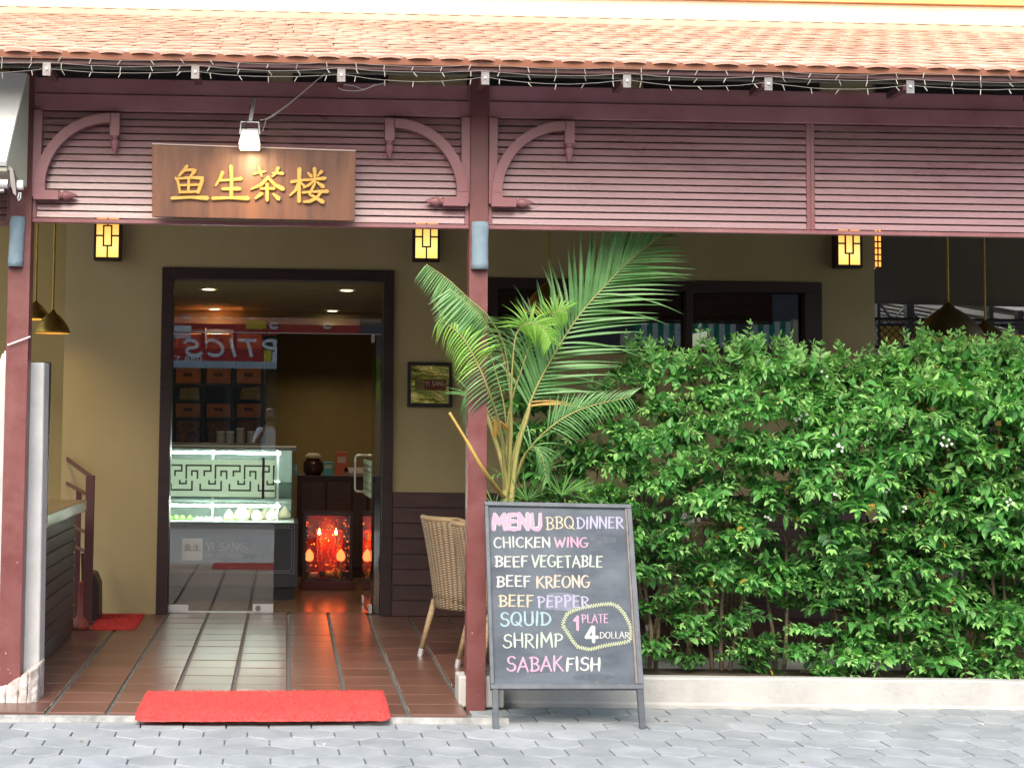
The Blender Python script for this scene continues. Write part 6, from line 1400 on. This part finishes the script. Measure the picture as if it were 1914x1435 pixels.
# grassy low tufts around the palm foot
def tuft(px, py, Y, label, n, L0, spread=1.):
    c = W(px, py, Y); t = thing('strap_leaf_plant', label, 'plant', c, 'grassy plants beside the palm')
    for k in range(n):
        a = rnd.uniform(-1.3, 1.3) * spread; d = Vector((sin(a), rnd.uniform(-.5, .3), cos(a) * .8 + .15)).normalized(); L_ = L0 / FPX * Y * rnd.uniform(.6, 1.1); s2 = Vector((rnd.uniform(-.3, .3), -1, rnd.uniform(0, .4))); s2 = s2.cross(d).normalized(); u2 = d.cross(s2)
        if u2.z < 0: u2 = -u2; s2 = -s2
        M = Matrix((d, s2, u2)).transposed().to_4x4() @ Matrix.Diagonal((L_, L_ * .55, L_, 1)); M.translation = c
        place(BL[('A' if rnd.random() < .8 else 'Y') + rnd.choice('mh')], 'leaf', t, M)
tuft(925, 950, 8.95, 'grassy arching plant just above the left corner of the menu board', 16, 62)
tuft(985, 935, 9.0, 'grassy tuft above the middle of the menu board', 22, 80)
tuft(1050, 925, 9.05, 'dark grassy tuft below the low palm frond', 22, 85)
tuft(1010, 880, 9.1, 'strappy plant between the palm and the hedge', 26, 90)
tuft(1110, 940, 9.0, 'strappy leaves at the right top corner of the menu board', 16, 60)
tuft(905, 1080, 8.92, 'thin leaves poking out left of the menu board at mid height', 12, 42, .9)
tuft(907, 1165, 8.92, 'thin leaves poking out left of the menu board lower down', 10, 38, .9)
tuft(960, 1010, 9.1, 'grassy tuft hidden behind the menu board', 14, 70)

# ================================================================== FAR PATIO ON THE RIGHT
YP = 19.0
fb = thing('neighbour_shed', 'open shed with corrugated metal roof and dark posts beyond the wall corner', 'shed', (8, YP, 0))
RIB = mat('metal_roof', (.12, .125, .13), (.18, .185, .19), scale=1.2, rough=.5); POSTM = mat('dark_steel_post', (.03, .03, .035), None, rough=.5)
MB().box(W(1560, 535, 23).x, 24, 23, 23.1, 2.75, 6).build('sky_blocking_plane', POSTM, fb)  # dark plane added behind the shed to block the bright sky gap
z0r, z1r = W(1640, 535, YP).z, W(1914, 590, YP).z; xa, xb = W(1560, 535, YP).x, W(2300, 600, YP).x
mb = MB(); za = W(1560, 520, YP).z; zb_ = W(2300, 655, YP).z
for k in range(7):
    y0 = YP + k * .55; dz = k * .13; mb.hexa([(xa, y0, za + dz * .2 - .04), (xb, y0, zb_ + dz * .2 - .04), (xb, y0 + .5, zb_ + dz * .2), (xa, y0 + .5, za + dz * .2), (xa, y0, za + dz * .2), (xb, y0, zb_ + dz * .2), (xb, y0 + .5, zb_ + dz * .2 + .04), (xa, y0 + .5, za + dz * .2 + .04)])
mb.build('roof_sheet', RIB, fb)
for py0, py1, tcol in ((534, 596, .32), (560, 614, .2)):
    a, b = W(1636, py0, YP - .1), W(1990, py1, YP - .1); MB().hexa([a, b, b + Vector((0, .1, 0)), a + Vector((0, .1, 0)), a + Vector((0, 0, .06)), b + Vector((0, 0, .06)), b + Vector((0, .1, .06)), a + Vector((0, .1, .06))]).build('roof_edge', mat('roof_edge_%d' % py0, (tcol,) * 3, None, rough=.5), fb)
for px, w_ in ((1699, 7), (1850, 4), (1640, 3), (1905, 5)):
    c = W(px, 600, YP - .2); r = w_ / FPX * YP; MB().box(c.x - r, c.x + r, YP - .25, YP - .15, 0, W(px, 530 + (px - 1640) * .2, YP).z).build('post', POSTM, fb)
for k in range(6):
    a = W(1640 + k * 55, 560 + k * 11, YP - .1); b = W(1667 + k * 55, 598 + k * 4, YP - .1); c = W(1695 + k * 55, 571 + k * 11, YP - .1); MB().tube([a, b, c], .02, 5).build('truss_bar', POSTM, fb)
a, b = W(1620, 605, YP - .1), W(2100, 605, YP - .1); MB().tube([a, b], .03, 5).build('truss_chord', POSTM, fb)
fy = thing('chain_link_fence', 'chain link fence in front of the yellow wall at the far right', 'fence', (8, 18, 0)); Yc2 = 18.0
mb = MB(); xa, xb = W(1600, 600, Yc2).x, W(1700, 600, Yc2).x; za, zb_ = 1.6, W(1650, 596, Yc2).z; st_p = .085; s_ = -(zb_ - za)
while s_ < xb - xa:
    for sg in (1, -1):
        x0, z0 = xa + s_, za; x1, z1 = xa + s_ + (zb_ - za), zb_
        if sg < 0: x0, x1 = x1, x0
        mb.tube([(x0, Yc2, z0), (x1, Yc2, z1)], .0055, 4, False)
    s_ += st_p
mb.build('wire_mesh', POSTM, fy)
for z in (za, W(1650, 648, Yc2).z, zb_): MB().tube([(xa, Yc2, z), (xb + 3, Yc2, z)], .022, 6).build('rail', POSTM, fy)
yw = tag(MB().box(W(1560, 600, 22).x, 30, 22, 22.2, -.1, W(1650, 594, 22).z).build('yellow_wall', mat('yellow_wall', (.62, .42, .10), (.55, .36, .08), scale=2, rough=.8)), 'mustard yellow wall far behind the chain link fence', 'wall')
struct(MB().hexa([(WX1 - .1, YD + .2, 3.5), (13, YD + .2, 3.5), (13, 18.7, 2.9), (WX1 - .1, 18.7, 2.96), (WX1 - .1, YD + .2, 3.6), (13, YD + .2, 3.6), (13, 18.7, 3.0), (WX1 - .1, 18.7, 3.06)]).build('patio_ceiling', mat('patio_ceiling', (.06, .058, .05), None, rough=.7)))
tag(MB().box(W(1915, 487, 16).x - .12, W(1915, 487, 16).x + .6, 16, 16.06, W(1915, 489, 16).z, W(1915, 485, 16).z).build('tube_light', emis('tube_dim', (.8, .85, .9), .8)), 'thin pale tube light under the dark ceiling at the right edge', 'tube light')
pst = thing('market_umbrella', 'ochre edged umbrella canopy beyond the hedge at the far right', 'umbrella', W(1800, 640, 15.5))
# daylight beyond: pale shrubbery patch
fol = thing('distant_tree', 'sunlit pale foliage glimpsed between posts at the far right', 'tree', (W(1780, 660, 25).x, 21.5, 0)); MB().tube([(W(1780, 660, 21.5).x, 21.5, 0), (W(1780, 660, 21.5).x, 21.5, 2.0)], .07, 7).build('trunk', BARK, fol)
fm = MB()
for k in range(900):
    p = W(rnd.gauss(1785, 22), rnd.gauss(655, 16), 21.3 + rnd.uniform(-.3, .3)); fm.cur = rnd.choice((0, 1)); leafgeo(fm, p, Vector((rnd.uniform(-1, 1), rnd.uniform(-1, 1), rnd.uniform(-1, .6))), Vector((0, 0, 1)), .13, .06, rnd.choice((0, 1)))
stuff(fm.build('crown', [LEAF_A, LEAF_B], fol))
c = W(1815, 634, 15.5); r = .5; 
MB().lathe([(r, 0), (r * .98, .03), (.03, .12)], 8, Matrix.Translation(c + Vector((0, 0, .0)))).build('canopy', mat('umbrella_ochre', (.45, .26, .04), None, rough=.7), pst); MB().tube([Vector((c.x, c.y, 0)), c + Vector((0, 0, .12))], .02, 6).build('pole', POSTM, pst)

# ================================================================== ACROSS THE STREET (seen in the glass)
YO = -9.5; VO = 2 * (GY) - YO
def V(px, py, Y=YO):
    p = W(px, py, 2 * GY - Y); return Vector((p.x, Y, p.z))
def vbox(px0, py0, px1, py1, y0, y1, name, m_, par):
    a, b = V(px0, py1), V(px1, py0); return MB().box(a.x, b.x, YO + y0, YO + y1, a.z, b.z).build(name, m_, par)
oh = thing('opposite_shop', 'shop across the street with a red optics sign, seen mirrored in the door glass', 'shop', (0, YO, 0))
MB().box(-14, 16, YO - 6, YO - .3, -.1, 6.5).build('wall', mat('opposite_wall', (.10, .10, .11), (.14, .14, .15), scale=1.5, rough=.7), oh)
SAL = mat('salmon_board', (.80, .30, .20), None, rough=.5); SRED = mat('sign_red', (.55, .018, .025), None, rough=.4); SWH = mat('sign_white', (.85, .86, .86), None, rough=.5); SYE = mat('sign_yellow', (.75, .55, .04), None, rough=.5)
vbox(240, 545, 673, 607.5, -.05, .05, 'salmon_fascia', SAL, oh); vbox(240, 608, 673, 623, -.04, .06, 'red_band', SRED, oh); vbox(240, 623.5, 492, 677, -.02, .10, 'red_sign', SRED, oh)
vbox(240, 678, 530, 687, -.02, .5, 'awning_edge', mat('awning_grey', (.55, .62, .68), None, rough=.6), oh)
vbox(460, 600, 497, 615, .07, .10, 'yellow_panel', SYE, oh); vbox(493, 655, 508, 680, .11, .14, 'yellow_panel', SYE, oh); vbox(509, 658, 540, 681, .11, .14, 'white_panel', SWH, oh)
vbox(321, 609, 358, 619, .07, .10, 'white_panel', SWH, oh); vbox(321, 622, 358, 633, .105, .12, 'pale_panel', mat('pale_blue_panel', (.45, .52, .6), None), oh); vbox(675, 588, 716, 604, -.05, .0, 'mauve_panel', mat('mauve', (.25, .2, .16), None), oh); vbox(675, 608, 716, 622, -.05, .0, 'blue_panel', mat('navy', (.06, .08, .14), None), oh)
vY = Vector((0, 1, 0))
def vword(text, x_start, x_end, ytop, ybot, r, name, m_, lift=.11, slant=0.):
    mb = MB(); word(mb, text, (0, ytop, abs(x_start - x_end), ybot), r, lambda x, y: V(x_start - x, y) + Vector((0, lift, 0)), vY, .03, VO / FPX, gap=.28, slant=slant); return mb.build(name, m_, oh)
vword('OPTICS', 568, 346, 636, 665, 3.1, 'sign_lettering', SWH, slant=.18); vword('088.17', 377, 320, 666, 675, 1.1, 'sign_lettering', SWH)
mb = MB()
for (x, w_) in ((350, 12), (381, 10), (408, 11), (428, 10), (470, 20), (512, 9), (535, 9), (611, 9), (638, 9)):
    P_ = [(V(x + w_ * cos(radians(a)), 578 + 17 * sin(radians(a))) + Vector((0, .055, 0)), 2.6 * VO / FPX) for a in range(0, 361, 30)]; mb.ribbon(P_, vY, .03, dome=False)
for x in (512, 612): mb.ribbon([(V(x + 7 * cos(radians(a)), 609 + 5 * sin(radians(a))) + Vector((0, .065, 0)), 2.2 * VO / FPX) for a in range(0, 361, 45)], vY, .03, dome=False)
mb.build('rounded_lettering', SWH, oh)
# dark shopfront below
for k in range(5): vbox(250 + k * 60, 700, 300 + k * 60, 900, -.28, -.22, 'shop_window', mat('shop_glass', (.03, .035, .04), None, rough=.1) if 'shop_glass' not in bpy.data.materials else bpy.data.materials['shop_glass'], oh)
# green and white awning, seen in the right window
GY = GY
YA2 = -8.6
aw2 = thing('striped_awning', 'green and white striped scalloped awning across the street mirrored in the window', 'awning', (9, YA2, 3)); AWG = mat('awning_green', (.02, .30, .17), None, rough=.7); AWW = mat('awning_stripe_white', (.72, .74, .74), None, rough=.7)
AG, AW_ = AWG, AWW; x = V(1188, 600, YA2).x; xe = V(1500, 600, YA2).x; k = 0; zt4, zb4 = V(1300, 599, YA2).z, V(1300, 646, YA2).z; w_ = .118
while x < xe:
    if not (V(1374, 600, YA2).x < x < V(1398, 600, YA2).x):
        pts = [(x, YA2, zt4), (x, YA2, zb4 + .02), (x + w_ * .25, YA2, zb4 - .05), (x + w_ * .5, YA2, zb4 - .08), (x + w_ * .75, YA2, zb4 - .05), (x + w_, YA2, zb4 + .02), (x + w_, YA2, zt4)]
        MB().poly(pts, (0, -.008, 0)).build('stripe', (AG, AW_)[k % 2], aw2)
    k += 1; x += w_
vy0 = V(1160, 622, YA2); vy1 = V(1187, 655, YA2); oc = thing('cream_panel', 'cream panel added beside the striped awning for a bright patch in the window', 'light box', vy0); MB().box(vy0.x, vy1.x, YA2 - .1, YA2 + .05, vy1.z, vy0.z).build('box', mat('cream_box', (.8, .74, .55), None), oc)  # cream panel added so the window glass reflects a bright patch
vy0 = V(1480, 598, YA2); vy1 = V(1506, 700, YA2); tag(MB().box(vy0.x, vy1.x, YA2 - .1, YA2 + .05, vy1.z, vy0.z).build('cream_post', mat('cream_tile', (.7, .64, .42), None)), 'cream tiled post at the right end of the striped awning', 'post')

# ================================================================== PHOTOGRAPHER (mirrored in the door)
pm = bpy.data.meshes.new('person'); bx, byy = -.28, -.36
J = {'pel': (0, 0, .93, .125, .10), 'wst': (0, 0, 1.08, .125, .095), 'chs': (0, -.01, 1.26, .155, .11), 'nkb': (0, 0, 1.40, .07, .065), 'nk': (0, .01, 1.45, .052, .052),
 'shl': (-.17, -.01, 1.36, .062, .062), 'ell': (-.24, .10, 1.14, .045, .045), 'wrl': (-.10, .26, 1.36, .03, .03), 'shr': (.17, -.01, 1.36, .062, .062), 'elr': (.23, .10, 1.15, .045, .045), 'wrr': (.09, .26, 1.37, .03, .03),
 'hpl': (-.09, 0, .88, .095, .095), 'knl': (-.10, .02, .48, .06, .06), 'anl': (-.11, 0, .07, .042, .045), 'tol': (-.12, .14, .03, .035, .028), 'hpr': (.09, 0, .88, .095, .095), 'knr': (.10, .02, .48, .06, .06), 'anr': (.11, 0, .07, .042, .045), 'tor': (.12, .14, .03, .035, .028)}
E = [('pel', 'wst'), ('wst', 'chs'), ('chs', 'nkb'), ('nkb', 'nk'), ('chs', 'shl'), ('shl', 'ell'), ('ell', 'wrl'), ('chs', 'shr'), ('shr', 'elr'), ('elr', 'wrr'), ('pel', 'hpl'), ('hpl', 'knl'), ('knl', 'anl'), ('anl', 'tol'), ('pel', 'hpr'), ('hpr', 'knr'), ('knr', 'anr'), ('anr', 'tor')]
SKIN = mat('skin', (.36, .19, .12), None, rough=.5); SHIRT = mat('white_shirt', (.80, .82, .86), None, rough=.8); TROU = mat('dark_trousers', (.03, .035, .05), None, rough=.8); HAIR = mat('black_hair', (.012, .010, .010), None, rough=.5)
per = thing('person', 'person in a white shirt holding a camera to the face, mirrored in the glass', 'person', (bx, byy, -.04))
def skinned(keys, edges, name, m_, root, grow=0.):
    me = bpy.data.meshes.new(name); idx = {k: i for i, k in enumerate(keys)}; me.from_pydata([(bx + J[k][0], byy + J[k][1], J[k][2] - .04) for k in keys], [(idx[a], idx[b]) for a, b in edges if a in idx and b in idx], []); me.materials.append(m_)
    o = bpy.data.objects.new(name, me); C.objects.link(o); o.parent = per; o.location = -world_loc(per)
    s_ = o.modifiers.new('skin', 'SKIN'); sv2 = me.skin_vertices[0].data if me.skin_vertices else None
    if sv2 is None:
        bpy.context.view_layer.objects.active = o; me.attributes; 
    sv2 = me.skin_vertices[0].data
    for k, i in idx.items(): sv2[i].radius = (J[k][3] + grow, J[k][4] + grow)
    sv2[idx[root]].use_root = True; s_.use_smooth_shade = True
    u_ = o.modifiers.new('sub', 'SUBSURF'); u_.levels = 2; u_.render_levels = 2; return o
def _ensure(me_fn):
    return me_fn
try:
    skinned(list(J), E, 'body', SKIN, 'pel')
    skinned(['wst', 'pel', 'chs', 'nkb', 'shl', 'ell', 'shr', 'elr'], E, 'shirt', SHIRT, 'pel', .012)
    skinned(['pel', 'hpl', 'knl', 'anl', 'hpr', 'knr', 'anr'], E, 'trousers', TROU, 'pel', .010)
except Exception as ex_: print('SKIN FAIL', ex_)
hc = Vector((bx, byy + .03, 1.545))
head = MB().lathe([(.0001, -.125), (.035, -.120), (.062, -.085), (.074, -.03), (.080, .02), (.076, .065), (.055, .10), (.025, .118), (.0001, .122)], 20, Matrix.Translation(hc) @ Matrix.Diagonal((.95, 1.2, 1, 1))); head.build('head', SKIN, per, smooth=True)
nb3 = MB(); nb3.hexa([hc + Vector(v) for v in ((-.012, .088, -.03), (.012, .088, -.03), (.012, .07, -.03), (-.012, .07, -.03), (-.006, .092, .02), (.006, .092, .02), (.006, .07, .02), (-.006, .07, .02))]); nb3.build('nose', SKIN, per)
for sg in (-1, 1):
    MB().lathe([(.0001, -.03), (.012, -.02), (.016, .005), (.010, .028), (.0001, .032)], 8, Matrix.Translation(hc + Vector((sg * .078, 0, -.01)))).build('ear', SKIN, per, smooth=True)
    MB().lathe([(.0001, -.008), (.008, 0), (.0001, .008)], 8, Matrix.Translation(hc + Vector((sg * .03, .086, .015)))).build('eye', BLACKP, per)
    wv = Vector((bx + sg * .095, byy + .26, 1.325)); MB().hexa([wv + Vector(v) for v in ((-.018, 0, -.02), (.018, 0, -.02), (.018, .07, -.02), (-.018, .07, -.02), (-.015, 0, .03), (.015, 0, .03), (.015, .07, .06), (-.015, .07, .06))]).build('palm_of_hand', SKIN, per)
    for k in range(4):
        a = wv + Vector((-sg * .004, .03 + k * .014, .045)); MB().tube([a, a + Vector((-sg * .018, .012, .035)), a + Vector((-sg * .040, .010, .045 + .003 * k)), a + Vector((-sg * .055, -.004, .035))], [.009, .0085, .008, .006], 7).build('finger', SKIN, per, smooth=True)
    a = wv + Vector((-sg * .010, .005, .02)); MB().tube([a, a + Vector((-sg * .025, -.008, .03)), a + Vector((-sg * .04, -.004, .045))], [.011, .010, .007], 7).build('thumb', SKIN, per, smooth=True)
MB().lathe([(.0825, -.02), (.088, .02), (.084, .07), (.06, .108), (.03, .126), (.0001, .13)], 20, Matrix.Translation(hc + Vector((0, -.012, .004))) @ Matrix.Diagonal((.96, 1.16, 1, 1))).build('hair', HAIR, per, smooth=True)
cmr = thing('handheld_camera', 'black camera held up by the mirrored person', 'camera', (bx, byy + .22, 1.50)); bevel(MB().box(bx - .065, bx + .065, byy + .15, byy + .20, 1.46, 1.55).build('camera_body', BLACKP, cmr), .008); MB().tube([(bx, byy + .2, 1.50), (bx, byy + .31, 1.50)], .034, 16).build('zoom_lens', BLACKP, cmr)
